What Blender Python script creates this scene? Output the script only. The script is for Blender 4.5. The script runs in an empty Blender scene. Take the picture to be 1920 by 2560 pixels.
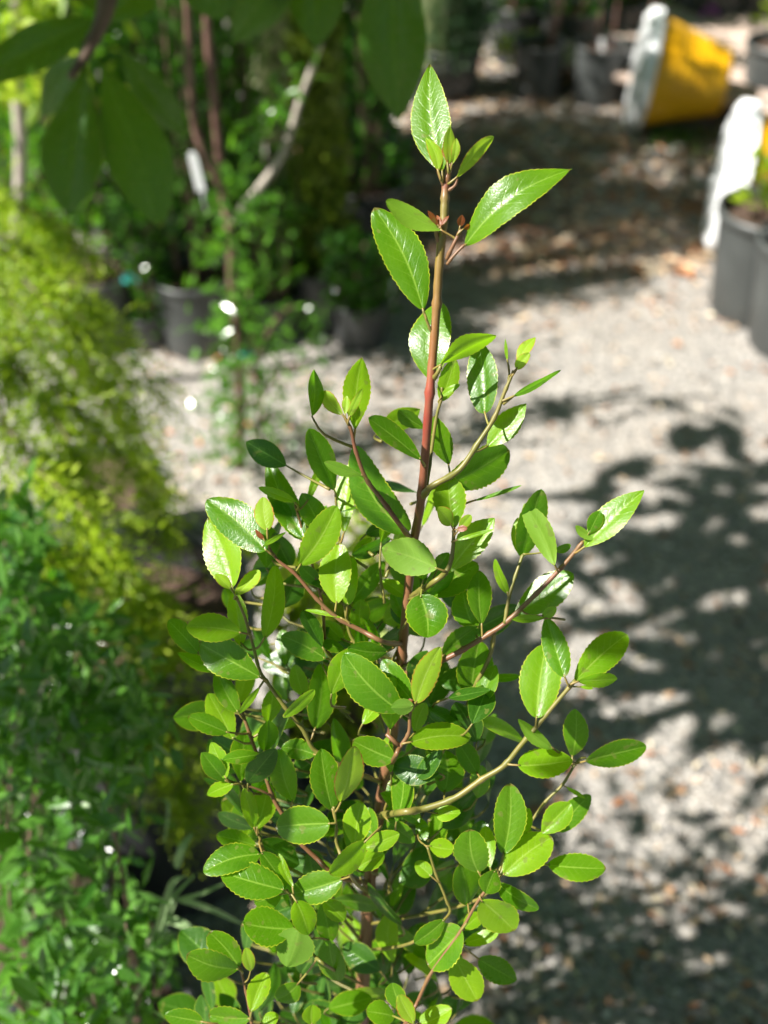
import bpy, math, random
from mathutils import Vector, Matrix, noise
R = math.radians
SC = bpy.context.scene
COL = SC.collection
# ---------------------------------------------------------------- camera, sky, sun
PITCH = R(38); FPX = 3090.0; CAMZ = 1.35
cam_d = bpy.data.cameras.new('camera'); cam = bpy.data.objects.new('camera', cam_d); COL.objects.link(cam)
cam.location = (0, 0, CAMZ); cam.rotation_euler = (R(90) - PITCH, 0, 0)
cam_d.sensor_fit = 'VERTICAL'; cam_d.sensor_height = 36; cam_d.sensor_width = 27
cam_d.lens = FPX / 2560 * 36
cam_d.clip_start = 0.02; cam_d.clip_end = 500
cam_d.dof.use_dof = True; cam_d.dof.focus_distance = 0.535; cam_d.dof.aperture_fstop = 6.6
SC.camera = cam
SUN_EL = R(48); SUN_AZ = R(197)          # azimuth of the sun measured from +X towards +Y
LDIR = Vector((math.cos(SUN_EL) * math.cos(SUN_AZ), math.cos(SUN_EL) * math.sin(SUN_AZ), math.sin(SUN_EL)))
w = bpy.data.worlds.new('World'); SC.world = w; w.use_nodes = True
wn = w.node_tree.nodes; wl = w.node_tree.links
sky = wn.new('ShaderNodeTexSky'); sky.sky_type = 'NISHITA'; sky.sun_disc = False
sky.sun_elevation = SUN_EL; sky.sun_rotation = R(90) - SUN_AZ
bg = wn['Background']; wl.new(sky.outputs[0], bg.inputs[0]); bg.inputs[1].default_value = 0.05
sun_d = bpy.data.lights.new('sun', 'SUN'); sun_d.energy = 5.0; sun_d.angle = R(0.53); sun_d.color = (1, 0.965, 0.90)
sun = bpy.data.objects.new('sun', sun_d); COL.objects.link(sun)
sun.rotation_euler = LDIR.to_track_quat('Z', 'Y').to_euler(); sun.location = LDIR * 10
SC.view_settings.view_transform = 'Standard'; SC.view_settings.look = 'None'
SC.view_settings.exposure = 1.42; SC.view_settings.gamma = 1
SC.cycles.max_bounces = 8; SC.cycles.transparent_max_bounces = 4

# ---------------------------------------------------------------- helpers
CF = Vector((0, math.cos(PITCH), -math.sin(PITCH))); CU = Vector((0, math.sin(PITCH), math.cos(PITCH))); CR = Vector((1, 0, 0))
CP = Vector((0, 0, CAMZ))
def ray(px, py): return CF + CR * ((px - 960) / FPX) + CU * ((1280 - py) / FPX)
def at(px, py, d): return CP + ray(px, py) * d
def atY(px, py, Y):
    r = ray(px, py); return CP + r * (Y / r.y)
def ground(px, py, z=0.0):
    r = ray(px, py); return CP + r * ((z - CAMZ) / r.z)
def gd(px, py): return (0 - CAMZ) / ray(px, py).z

class MB:
    def __init__(s): s.v = []; s.f = []; s.uv = []; s.mi = []
    def add(s, vs, fs, uvs=None, mi=0):
        o = len(s.v); s.v.extend(vs)
        for k, f in enumerate(fs):
            s.f.append(tuple(i + o for i in f)); s.mi.append(mi)
            s.uv.extend([uvs[i] for i in f] if uvs else [(0.3, 0.5)] * len(f))
    def build(s, name, mats, parent=None, smooth=True, origin=None):
        me = bpy.data.meshes.new(name)
        if origin is not None: vs = [Vector(p) - origin for p in s.v]
        else: vs = s.v
        me.from_pydata([tuple(p) for p in vs], [], s.f)
        uvl = me.uv_layers.new(name='UVMap')
        flat = [c for p in s.uv for c in p]
        uvl.data.foreach_set('uv', flat)
        for m in (mats if isinstance(mats, (list, tuple)) else [mats]): me.materials.append(m)
        me.polygons.foreach_set('material_index', s.mi)
        if smooth: me.polygons.foreach_set('use_smooth', [True] * len(s.f))
        me.update()
        o = bpy.data.objects.new(name, me); COL.objects.link(o)
        if origin is not None: o.location = origin
        if parent: o.parent = parent
        if parent and origin is not None: o.location = origin - parent.location
        return o
def tag(o, label=None, cat=None, group=None, kind=None):
    if label: o['label'] = label
    if cat: o['category'] = cat
    if group: o['group'] = group
    if kind: o['kind'] = kind
    return o
def thing(name, loc, label, cat, group=None):
    o = bpy.data.objects.new(name, None); COL.objects.link(o); o.location = loc
    o.empty_display_size = 0.05
    return tag(o, label, cat, group)
def part(mb, name, mats, root, smooth=True, label=None, kind=None):
    o = mb.build(name, mats, root, smooth, origin=root.location.copy())
    o.location = (0, 0, 0)
    if label: o['label'] = label
    if kind: o['kind'] = kind
    return o
def smooth_path(pts, n=5):
    if len(pts) < 3: return pts
    out = []
    P = [pts[0]] + list(pts) + [pts[-1]]
    for i in range(1, len(P) - 2):
        for k in range(n):
            t = k / n
            a, b, c, d = P[i - 1], P[i], P[i + 1], P[i + 2]
            out.append(tuple(0.5 * ((2 * b[j]) + (-a[j] + c[j]) * t + (2 * a[j] - 5 * b[j] + 4 * c[j] - d[j]) * t * t + (-a[j] + 3 * b[j] - 3 * c[j] + d[j]) * t ** 3) for j in range(len(b))))
    out.append(tuple(P[-2])); return out
def tube(mb, pts, rad, n=8, mi=0, cap=True, nodes=0.0):
    """pts Vectors, rad list"""
    vs = []; fs = []; uvs = []
    prev = None
    N = len(pts)
    for i, p in enumerate(pts):
        t = (pts[min(i + 1, N - 1)] - pts[max(i - 1, 0)])
        t = t.normalized() if t.length > 1e-9 else Vector((0, 0, 1))
        if prev is None:
            a = t.orthogonal().normalized()
        else:
            a = (prev - t * prev.dot(t)).normalized()
        prev = a; b = t.cross(a)
        for k in range(n):
            an = 2 * math.pi * k / n
            vs.append(p + (a * math.cos(an) + b * math.sin(an)) * rad[i]); uvs.append((k / n, i / max(1, N - 1)))
    for i in range(N - 1):
        for k in range(n):
            fs.append((i * n + k, i * n + (k + 1) % n, (i + 1) * n + (k + 1) % n, (i + 1) * n + k))
    if cap:
        fs.append(tuple(range(n - 1, -1, -1))); fs.append(tuple((N - 1) * n + k for k in range(n)))
    mb.add(vs, fs, uvs, mi)
def path_tube(mb, pts, r0, r1, n=8, seg=5, mi=0):
    q = [Vector(p) for p in smooth_path([tuple(p) for p in pts], seg)]
    N = len(q); tube(mb, q, [r0 + (r1 - r0) * i / (N - 1) for i in range(N)], n, mi)

def leaf_geo(mb, base, tip, nrm, width, wide=0.5, expo=0.8, fold=0.12, curl=0.06, bend=0.0, teeth=13, amp=0.045, wav=0.012, seg=46, cols=8, mi=0, rnd=random, twist=0.0):
    L = (tip - base).length; ax = (tip - base) / L
    n = (nrm - ax * nrm.dot(ax)).normalized(); sd = ax.cross(n)
    k = math.log(0.5) / math.log(wide)
    ph = rnd.random() * 6; vs = []; fs = []; uvs = []
    ph2 = rnd.random()
    for i in range(seg + 1):
        t = i / seg
        f = t ** k
        hw = 0.5 * width * max(0.0, math.sin(math.pi * min(f, 1))) ** expo
        if teeth:
            x = (t * teeth + ph2) % 1.0
            hw *= 1 + amp * ((x if x < 0.8 else (1 - x) * 4) - 0.4) * (1 if 0.12 < t < 0.985 else 0.2)
        hw = max(hw, width * 0.008)
        c = base + ax * (L * t) + sd * (bend * L * math.sin(math.pi * t)) + n * (curl * L * (math.sin(math.pi * t) - 0.6 * t * t))
        tw = twist * t
        s2 = sd * math.cos(tw) + n * math.sin(tw); n2 = n * math.cos(tw) - sd * math.sin(tw)
        for j in range(cols + 1):
            u = -1 + 2 * j / cols
            h = fold * abs(u) * hw - 0.10 * hw * u * u - 0.022 * width * math.exp(-(u * 6) ** 2)
            h += wav * L * math.sin(t * 8 + ph + (2 if u > 0 else 0)) * u * u
            vs.append(c + s2 * (u * hw) + n2 * h); uvs.append((0.5 + 0.5 * u, t))
    for i in range(seg):
        for j in range(cols):
            a = i * (cols + 1) + j
            fs.append((a, a + cols + 1, a + cols + 2, a + 1)[::-1])
    mb.add(vs, fs, uvs, mi)

# ---------------------------------------------------------------- materials
def newmat(name):
    m = bpy.data.materials.new(name); m.use_nodes = True; m.node_tree.nodes.clear()
    return m, m.node_tree.nodes, m.node_tree.links
def N(ns, t, **kw):
    n = ns.new(t)
    for k, v in kw.items(): setattr(n, k, v)
    return n
def mathn(ns, ls, op, a, b=None, c=None, clamp=False):
    n = ns.new('ShaderNodeMath'); n.operation = op; n.use_clamp = clamp
    for i, x in enumerate((a, b, c)):
        if x is None: continue
        if isinstance(x, (int, float)): n.inputs[i].default_value = x
        else: ls.new(x, n.inputs[i])
    return n.outputs[0]
def mixc(ns, ls, f, a, b, mode='MIX'):
    n = ns.new('ShaderNodeMix'); n.data_type = 'RGBA'; n.blend_type = mode
    def put(s, x):
        if isinstance(x, (tuple, list)): s.default_value = tuple(x) + ((1,) if len(x) == 3 else ())
        elif isinstance(x, (int, float)): s.default_value = x
        else: ls.new(x, s)
    put(n.inputs[0], f); put(n.inputs[6], a); put(n.inputs[7], b)
    return n.outputs[2]
def leaf_mat(name, c1, c2, edge, rib, under, trans, rough=0.33, tfac=0.34, veins=1.0, edgew=0.955):
    m, ns, ls = newmat(name)
    tc = N(ns, 'ShaderNodeTexCoord'); sep = N(ns, 'ShaderNodeSeparateXYZ'); ls.new(tc.outputs['UV'], sep.inputs[0])
    u, v = sep.outputs[0], sep.outputs[1]
    au = mathn(ns, ls, 'MULTIPLY', mathn(ns, ls, 'ABSOLUTE', mathn(ns, ls, 'SUBTRACT', u, 0.5)), 2.0)
    rw = mathn(ns, ls, 'MULTIPLY_ADD', v, -0.06, 0.10)
    ribm = mathn(ns, ls, 'SUBTRACT', 1.0, mathn(ns, ls, 'DIVIDE', au, rw), clamp=True)
    no1 = N(ns, 'ShaderNodeTexNoise'); no1.inputs['Scale'].default_value = 60; no1.inputs['Detail'].default_value = 3; ls.new(tc.outputs['Object'], no1.inputs[0])
    # pinnate side veins
    q = mathn(ns, ls, 'MULTIPLY_ADD', au, -0.22, v)
    q = mathn(ns, ls, 'ADD', q, mathn(ns, ls, 'MULTIPLY', no1.outputs[0], 0.05))
    q = mathn(ns, ls, 'FRACT', mathn(ns, ls, 'MULTIPLY', q, 8.0))
    q = mathn(ns, ls, 'ABSOLUTE', mathn(ns, ls, 'SUBTRACT', q, 0.5))
    vein = mathn(ns, ls, 'MULTIPLY', mathn(ns, ls, 'SUBTRACT', 1.0, mathn(ns, ls, 'MULTIPLY', q, 12.0), clamp=True), mathn(ns, ls, 'SUBTRACT', 1.0, au, clamp=True))
    vor = N(ns, 'ShaderNodeTexVoronoi'); vor.feature = 'DISTANCE_TO_EDGE'; vor.inputs['Scale'].default_value = 620; ls.new(tc.outputs['Object'], vor.inputs[0])
    cell = mathn(ns, ls, 'MULTIPLY', vor.outputs[0], 6.0, clamp=True)
    oi = N(ns, 'ShaderNodeObjectInfo')
    f = mathn(ns, ls, 'ADD', mathn(ns, ls, 'MULTIPLY', oi.outputs['Random'], 0.6), mathn(ns, ls, 'MULTIPLY_ADD', no1.outputs[0], 1.4, -0.5), clamp=True)
    base = mixc(ns, ls, f, c1, c2)
    base = mixc(ns, ls, mathn(ns, ls, 'MULTIPLY', vein, 0.30 * veins), base, rib)
    base = mixc(ns, ls, mathn(ns, ls, 'MULTIPLY', mathn(ns, ls, 'SUBTRACT', 1.0, cell), 0.10 * veins), base, rib)
    base = mixc(ns, ls, mathn(ns, ls, 'MULTIPLY', ribm, 0.85), base, rib)
    em = mathn(ns, ls, 'GREATER_THAN', au, edgew)
    no2 = N(ns, 'ShaderNodeTexNoise'); no2.inputs['Scale'].default_value = 300; ls.new(tc.outputs['Object'], no2.inputs[0])
    em = mathn(ns, ls, 'MULTIPLY', em, mathn(ns, ls, 'MULTIPLY_ADD', no2.outputs[0], 2.2, -0.45, clamp=True))
    base = mixc(ns, ls, em, base, edge)
    tipm = mathn(ns, ls, 'MULTIPLY', mathn(ns, ls, 'GREATER_THAN', mathn(ns, ls, 'ADD', v, mathn(ns, ls, 'MULTIPLY', no2.outputs[0], 0.04)), 0.985), mathn(ns, ls, 'GREATER_THAN', oi.outputs['Random'], 0.45))
    base = mixc(ns, ls, mathn(ns, ls, 'MULTIPLY', tipm, 0.8), base, (0.13, 0.06, 0.02))
    geo = N(ns, 'ShaderNodeNewGeometry')
    bcol = mixc(ns, ls, mathn(ns, ls, 'MULTIPLY', geo.outputs['Backfacing'], 0.7), base, under)
    # small blemishes
    sp = N(ns, 'ShaderNodeTexNoise'); sp.inputs['Scale'].default_value = 210; sp.inputs['Detail'].default_value = 1; ls.new(tc.outputs['Object'], sp.inputs[0])
    spm = mathn(ns, ls, 'MULTIPLY', mathn(ns, ls, 'GREATER_THAN', sp.outputs[0], 0.69), 0.6)
    bcol = mixc(ns, ls, spm, bcol, (0.16, 0.17, 0.04))
    p = N(ns, 'ShaderNodeBsdfPrincipled'); ls.new(bcol, p.inputs['Base Color'])
    rr = mathn(ns, ls, 'ADD', mathn(ns, ls, 'MULTIPLY', geo.outputs['Backfacing'], 0.25), mathn(ns, ls, 'MULTIPLY_ADD', no1.outputs[0], 0.15, rough - 0.07))
    ls.new(rr, p.inputs['Roughness']); p.inputs['Specular IOR Level'].default_value = 0.42
    bmp = N(ns, 'ShaderNodeBump'); bmp.inputs['Strength'].default_value = 0.26; bmp.inputs['Distance'].default_value = 0.0004
    hgt = mathn(ns, ls, 'ADD', mathn(ns, ls, 'MULTIPLY', vein, -0.7), mathn(ns, ls, 'MULTIPLY', no1.outputs[0], 2.0))
    hgt = mathn(ns, ls, 'ADD', hgt, mathn(ns, ls, 'MULTIPLY', cell, 0.25))
    ls.new(hgt, bmp.inputs['Height']); ls.new(bmp.outputs[0], p.inputs['Normal'])
    tr = N(ns, 'ShaderNodeBsdfTranslucent')
    tcol = mixc(ns, ls, mathn(ns, ls, 'MULTIPLY', mathn(ns, ls, 'ADD', vein, ribm, clamp=True), 0.35), trans, tuple(min(1, c * 1.3 + .05) for c in trans))
    tcol = mixc(ns, ls, em, tcol, tuple(edge))
    ls.new(tcol, tr.inputs[0])
    mx = N(ns, 'ShaderNodeMixShader'); mx.inputs[0].default_value = tfac
    ls.new(p.outputs[0], mx.inputs[1]); ls.new(tr.outputs[0], mx.inputs[2])
    out = N(ns, 'ShaderNodeOutputMaterial'); ls.new(mx.outputs[0], out.inputs[0])
    return m
def simple_leaf(name, c1, c2, trans, rough=0.3, tfac=0.3, scale=8):
    m, ns, ls = newmat(name)
    tc = N(ns, 'ShaderNodeTexCoord'); no = N(ns, 'ShaderNodeTexNoise'); no.inputs['Scale'].default_value = scale; no.inputs['Detail'].default_value = 4
    ls.new(tc.outputs['Object'], no.inputs[0])
    sep = N(ns, 'ShaderNodeSeparateXYZ'); ls.new(tc.outputs['UV'], sep.inputs[0])
    f = mathn(ns, ls, 'ADD', mathn(ns, ls, 'MULTIPLY_ADD', no.outputs[0], 2.0, -1.0), mathn(ns, ls, 'MULTIPLY', sep.outputs[0], 1.0), clamp=True)
    base = mixc(ns, ls, f, c1, c2)
    p = N(ns, 'ShaderNodeBsdfPrincipled'); ls.new(base, p.inputs['Base Color']); p.inputs['Roughness'].default_value = rough
    tr = N(ns, 'ShaderNodeBsdfTranslucent'); tr.inputs[0].default_value = tuple(trans) + (1,)
    mx = N(ns, 'ShaderNodeMixShader'); mx.inputs[0].default_value = tfac
    ls.new(p.outputs[0], mx.inputs[1]); ls.new(tr.outputs[0], mx.inputs[2])
    out = N(ns, 'ShaderNodeOutputMaterial'); ls.new(mx.outputs[0], out.inputs[0])
    return m
def solid(name, c1, c2, rough=0.6, scale=20, bump=0.0, spec=0.5, detail=5, stretch=None, bd=0.002):
    m, ns, ls = newmat(name)
    tc = N(ns, 'ShaderNodeTexCoord'); no = N(ns, 'ShaderNodeTexNoise'); no.inputs['Scale'].default_value = scale; no.inputs['Detail'].default_value = detail
    src = tc.outputs['Object']
    if stretch:
        mp = N(ns, 'ShaderNodeMapping'); mp.inputs['Scale'].default_value = stretch; ls.new(src, mp.inputs[0]); src = mp.outputs[0]
    ls.new(src, no.inputs[0])
    f = mathn(ns, ls, 'MULTIPLY_ADD', no.outputs[0], 2.4, -0.7, clamp=True)
    base = mixc(ns, ls, f, c1, c2)
    p = N(ns, 'ShaderNodeBsdfPrincipled'); ls.new(base, p.inputs['Base Color'])
    p.inputs['Roughness'].default_value = rough; p.inputs['Specular IOR Level'].default_value = spec
    if bump:
        b = N(ns, 'ShaderNodeBump'); b.inputs['Strength'].default_value = bump; b.inputs['Distance'].default_value = bd
        ls.new(no.outputs[0], b.inputs['Height']); ls.new(b.outputs[0], p.inputs['Normal'])
    out = N(ns, 'ShaderNodeOutputMaterial'); ls.new(p.outputs[0], out.inputs[0])
    return m

MAT_LEAF = leaf_mat('leaf_mature', (0.036, 0.125, 0.003), (0.095, 0.205, 0.004), (0.45, 0.50, 0.03), (0.24, 0.38, 0.05), (0.15, 0.27, 0.03), (0.21, 0.56, 0.002), rough=0.30, tfac=0.42)
MAT_OLD_SHADED = leaf_mat('leaf_old_shaded', (0.014, 0.055, 0.003), (0.035, 0.105, 0.006), (0.25, 0.34, 0.03), (0.13, 0.26, 0.04), (0.09, 0.18, 0.03), (0.12, 0.40, 0.004), rough=0.30, tfac=0.30)  # older inner leaves, coloured extra dark for the shade inside the bush
MAT_LIGHT = leaf_mat('leaf_light', (0.090, 0.230, 0.004), (0.23, 0.39, 0.009), (0.52, 0.55, 0.04), (0.32, 0.46, 0.07), (0.19, 0.33, 0.04), (0.36, 0.72, 0.004), rough=0.33, tfac=0.48)
MAT_YOUNG = leaf_mat('leaf_young', (0.22, 0.38, 0.02), (0.30, 0.43, 0.03), (0.50, 0.20, 0.04), (0.36, 0.48, 0.10), (0.26, 0.40, 0.07), (0.50, 0.80, 0.03), rough=0.38, tfac=0.46, edgew=0.9)
MAT_RED = leaf_mat('leaf_red_bud', (0.16, 0.035, 0.02), (0.24, 0.07, 0.02), (0.25, 0.02, 0.02), (0.28, 0.14, 0.03), (0.2, 0.08, 0.03), (0.55, 0.18, 0.02), rough=0.4, tfac=0.4)

def stem_mat():
    m, ns, ls = newmat('stem_bark')
    tc = N(ns, 'ShaderNodeTexCoord'); sep = N(ns, 'ShaderNodeSeparateXYZ'); ls.new(tc.outputs['UV'], sep.inputs[0])
    mp = N(ns, 'ShaderNodeMapping'); mp.inputs['Scale'].default_value = (1, 1, 0.25); ls.new(tc.outputs['Object'], mp.inputs[0])
    no = N(ns, 'ShaderNodeTexNoise'); no.inputs['Scale'].default_value = 220; no.inputs['Detail'].default_value = 4; ls.new(mp.outputs[0], no.inputs[0])
    n2 = N(ns, 'ShaderNodeTexNoise'); n2.inputs['Scale'].default_value = 22; ls.new(tc.outputs['Object'], n2.inputs[0])
    cr = N(ns, 'ShaderNodeValToRGB'); cr.color_ramp.elements[0].position = 0; cr.color_ramp.elements[0].color = (0.22, 0.08, 0.05, 1)
    cr.color_ramp.elements[1].position = 1; cr.color_ramp.elements[1].color = (0.17, 0.075, 0.04, 1)
    for pos, c in ((0.09, (0.20, 0.075, 0.045)), (0.14, (0.13, 0.12, 0.018)), (0.24, (0.16, 0.12, 0.018)), (0.34, (0.20, 0.08, 0.025)), (0.39, (0.24, 0.025, 0.02)), (0.46, (0.16, 0.045, 0.025)), (0.60, (0.16, 0.06, 0.03))):
        e = cr.color_ramp.elements.new(pos); e.color = c + (1,)
    v = mathn(ns, ls, 'ADD', sep.outputs[1], mathn(ns, ls, 'MULTIPLY_ADD', n2.outputs[0], 0.08, -0.04)); ls.new(v, cr.inputs[0])
    base = mixc(ns, ls, mathn(ns, ls, 'MULTIPLY_ADD', no.outputs[0], 1.6, -0.5, clamp=True), cr.outputs[0], mixc(ns, ls, 0.5, cr.outputs[0], (0.26, 0.17, 0.08)))
    p = N(ns, 'ShaderNodeBsdfPrincipled'); ls.new(base, p.inputs['Base Color']); p.inputs['Roughness'].default_value = 0.42
    b = N(ns, 'ShaderNodeBump'); b.inputs['Strength'].default_value = 0.5; b.inputs['Distance'].default_value = 0.0005
    ls.new(no.outputs[0], b.inputs['Height']); ls.new(b.outputs[0], p.inputs['Normal'])
    out = N(ns, 'ShaderNodeOutputMaterial'); ls.new(p.outputs[0], out.inputs[0])
    return m
MAT_STEM = stem_mat()
MAT_TWIG = solid('twig_bark', (0.11, 0.115, 0.018), (0.18, 0.145, 0.035), 0.45, 130, 0.4, bd=0.0004)
MAT_TWIG2 = solid('twig_bark_red', (0.15, 0.055, 0.028), (0.16, 0.10, 0.035), 0.45, 60, 0.4, bd=0.0004)
MAT_PETI = solid('petiole', (0.17, 0.18, 0.03), (0.22, 0.13, 0.04), 0.45, 90)

# ---------------------------------------------------------------- ground
def ground_mat():
    m, ns, ls = newmat('gravel_ground')
    tc = N(ns, 'ShaderNodeTexCoord')
    v1 = N(ns, 'ShaderNodeTexVoronoi'); v1.inputs['Scale'].default_value = 95; ls.new(tc.outputs['Object'], v1.inputs[0])
    v2 = N(ns, 'ShaderNodeTexVoronoi'); v2.inputs['Scale'].default_value = 230; ls.new(tc.outputs['Object'], v2.inputs[0])
    n1 = N(ns, 'ShaderNodeTexNoise'); n1.inputs['Scale'].default_value = 2.2; n1.inputs['Detail'].default_value = 5; ls.new(tc.outputs['Object'], n1.inputs[0])
    sep = N(ns, 'ShaderNodeSeparateColor'); ls.new(v1.outputs['Color'], sep.inputs[0])
    sep2 = N(ns, 'ShaderNodeSeparateColor'); ls.new(v2.outputs['Color'], sep2.inputs[0])
    cr = N(ns, 'ShaderNodeValToRGB'); ls.new(sep.outputs[0], cr.inputs[0])
    E = cr.color_ramp.elements; E[0].position = 0; E[0].color = (0.13, 0.12, 0.11, 1); E[1].position = 1; E[1].color = (0.50, 0.46, 0.41, 1)
    for pos, c in ((0.3, (0.25, 0.24, 0.23)), (0.6, (0.32, 0.305, 0.285)), (0.78, (0.36, 0.32, 0.28)), (0.88, (0.42, 0.38, 0.34))):
        e = E.new(pos); e.color = c + (1,)
    c2 = mixc(ns, ls, sep2.outputs[0], (0.19, 0.18, 0.17), (0.42, 0.40, 0.37))
    base = mixc(ns, ls, 0.5, cr.outputs[0], c2)
    base = mixc(ns, ls, mathn(ns, ls, 'MULTIPLY_ADD', n1.outputs[0], 1.6, -0.55, clamp=True), base, mixc(ns, ls, 1.0, base, (0.90, 0.82, 0.74), 'MULTIPLY'))
    p = N(ns, 'ShaderNodeBsdfPrincipled'); ls.new(base, p.inputs['Base Color']); p.inputs['Roughness'].default_value = 0.85; p.inputs['Specular IOR Level'].default_value = 0.3
    b = N(ns, 'ShaderNodeBump'); b.inputs['Strength'].default_value = 0.9; b.inputs['Distance'].default_value = 0.006
    h = mathn(ns, ls, 'ADD', mathn(ns, ls, 'MULTIPLY', v1.outputs['Distance'], -1.0), mathn(ns, ls, 'MULTIPLY', v2.outputs['Distance'], -0.4))
    ls.new(h, b.inputs['Height']); ls.new(b.outputs[0], p.inputs['Normal'])
    out = N(ns, 'ShaderNodeOutputMaterial'); ls.new(p.outputs[0], out.inputs[0])
    return m
gm = MB()
rg = random.Random(5)
# finely gridded near sheet grading into a huge outer ring
xs = [-300, -40, -8, -4] + [-3 + i * 0.1 for i in range(61)] + [4, 8, 40, 300]
ys = [-300, -40, -6, -2] + [-1 + i * 0.1 for i in range(71)] + [7, 10, 40, 300]
vs = []
for y in ys:
    for x in xs:
        k = 1.0 if (abs(x) < 3.01 and -1.01 < y < 6.01) else 0.0
        vs.append(Vector((x, y, k * (0.012 * noise.noise(Vector((x * 1.5, y * 1.5, 0))) + 0.006 * noise.noise(Vector((x * 6, y * 6, 3)))))))
W_ = len(xs)
gm.add(vs, [(j * W_ + i, j * W_ + i + 1, (j + 1) * W_ + i + 1, (j + 1) * W_ + i) for j in range(len(ys) - 1) for i in range(W_ - 1)])
g = gm.build('ground', ground_mat()); tag(g, 'grey gravel ground of the plant nursery', 'ground', kind='structure')

def gz(x, y): return 0.012 * noise.noise(Vector((x * 1.5, y * 1.5, 0))) + 0.006 * noise.noise(Vector((x * 6, y * 6, 3)))
# loose stones
MAT_STONE = [solid('stone_grey', (0.22, 0.21, 0.20), (0.42, 0.39, 0.36), 0.8, 60), solid('stone_pale', (0.45, 0.42, 0.38), (0.62, 0.58, 0.52), 0.8, 60), solid('stone_dark', (0.08, 0.08, 0.08), (0.18, 0.17, 0.16), 0.8, 60), solid('stone_pink', (0.36, 0.28, 0.22), (0.46, 0.37, 0.30), 0.8, 60)]
sm = MB(); rs = random.Random(11)
def stone(x, y, r, mi):
    z = gz(x, y) + r * 0.25
    a = rs.random() * 6.28; vs = []
    for k in range(5):
        an = a + k * 1.2566; q = r * rs.uniform(0.7, 1.2); vs.append(Vector((x + q * math.cos(an), y + q * math.sin(an) * 0.8, z + r * rs.uniform(-0.15, 0.15))))
    vs.append(Vector((x + r * rs.uniform(-.3, .3), y + r * rs.uniform(-.3, .3), z + r * rs.uniform(0.4, 0.7))))
    vs.append(Vector((x, y, z - r * 0.5)))
    sm.add(vs, [(k, (k + 1) % 5, 5) for k in range(5)] + [((k + 1) % 5, k, 6) for k in range(5)], None, mi)
for i in range(25000):
    px = rs.uniform(-50, 2050); py = rs.uniform(150, 2700)
    q = ground(px, py)
    stone(q.x, q.y, rs.choice((0.0018, 0.0022, 0.003, 0.004, 0.0052)) * rs.uniform(0.8, 1.2), rs.choices((0, 1, 2, 3), (7, 3, 4, 1))[0])
o = sm.build('loose_gravel', MAT_STONE, smooth=False); tag(o, 'loose grey and tan gravel stones scattered over the ground', 'gravel', kind='stuff')
# fallen leaf litter and bark
MAT_LIT = [solid('dry_leaf_tan', (0.45, 0.30, 0.17), (0.62, 0.46, 0.30), 0.7, 30), solid('dry_leaf_rust', (0.32, 0.13, 0.05), (0.48, 0.22, 0.10), 0.7, 30), solid('dry_leaf_pale', (0.62, 0.52, 0.36), (0.75, 0.66, 0.50), 0.7, 30), solid('dry_leaf_brown', (0.14, 0.08, 0.05), (0.25, 0.16, 0.10), 0.7, 30)]
lm = MB(); rl = random.Random(21)
def litter(x, y, L, mi, zz=0.0):
    a = rl.random() * 6.28; ax = Vector((math.cos(a), math.sin(a), rl.uniform(-.25, .35))).normalized()
    nz = Vector((rl.uniform(-.5, .5), rl.uniform(-.5, .5), 1)).normalized(); sd = ax.cross(nz).normalized()
    W = L * rl.uniform(0.18, 0.45); c = Vector((x, y, gz(x, y) + 0.005 + zz + rl.random() * 0.006))
    up = nz * L * 0.12
    vs = [c - ax * L / 2, c - ax * L * .15 + sd * W / 2 + up, c + ax * L * .2 + sd * W * .4 + up, c + ax * L / 2, c + ax * L * .2 - sd * W * .4 + up, c - ax * L * .15 - sd * W / 2 + up, c + ax * L * .05]
    lm.add(vs, [(0, 6, 1), (1, 6, 2), (2, 6, 3), (3, 6, 4), (4, 6, 5), (5, 6, 0)], None, mi)
for i in range(6000):
    r = rl.random()
    if r < 0.66: px = rl.uniform(-100, 2050); py = 120 + 720 * rl.random() ** 1.3
    elif r < 0.80: px = rl.uniform(100, 1000); py = rl.uniform(700, 1500)
    else: px = rl.uniform(900, 2000); py = rl.uniform(700, 2650)
    q = ground(px, py)
    litter(q.x, q.y, rl.uniform(0.010, 0.035) * (1.5 if py < 700 else 0.7), rl.choices((0, 1, 2, 3), (5, 3, 2, 4))[0])
for i in range(2600):
    q = ground(rl.uniform(850, 2000), rl.uniform(170, 700)); litter(q.x, q.y, rl.uniform(0.012, 0.045), rl.choices((0, 1, 2, 3), (4, 4, 1, 7))[0])
o = lm.build('leaf_litter', MAT_LIT, smooth=False); tag(o, 'dry tan and rust coloured fallen leaves strewn on the gravel', 'leaf litter', kind='stuff')
# ---------------------------------------------------------------- main shrub
REG = {'A': (800, 100), 'B': (700, 800), 'C': (400, 1000), 'D': (1000, 1200), 'E': (400, 1700), 'F': (900, 1700)}
def Z(reg, x, y):
    o = REG[reg]; return o[0] + x / 2.37, o[1] + y / 2.37
FOC = 0.50
def d0(py): return 0.505 + 0.075 * max(0, min(1, (py - 300) / 2260))
SD = [(100, .505), (600, .515), (1000, .530), (1500, .575), (2000, .625), (2560, .69), (2700, .71)]
def stem_d(py):
    for (a, x), (b, y) in zip(SD, SD[1:]):
        if py <= b: return x + (y - x) * (py - a) / (b - a)
    return SD[-1][1]
stem_px = [(1125, 408), (1120, 435), (1114, 463), (1112, 505), (1109, 564), (1103, 606), (1096, 690), (1091, 775), (1081, 902), (1073, 1000), (1063, 1137), (1052, 1255), (1037, 1340), (1025, 1433), (1012, 1560), (1003, 1660), (986, 1805), (961, 1953), (944, 2060), (925, 2200), (912, 2400), (902, 2600)]
pts = [at(x, y, stem_d(y)) for x, y in stem_px]
ROOTP = Vector((-0.02, 0.30, 0.25))
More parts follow.
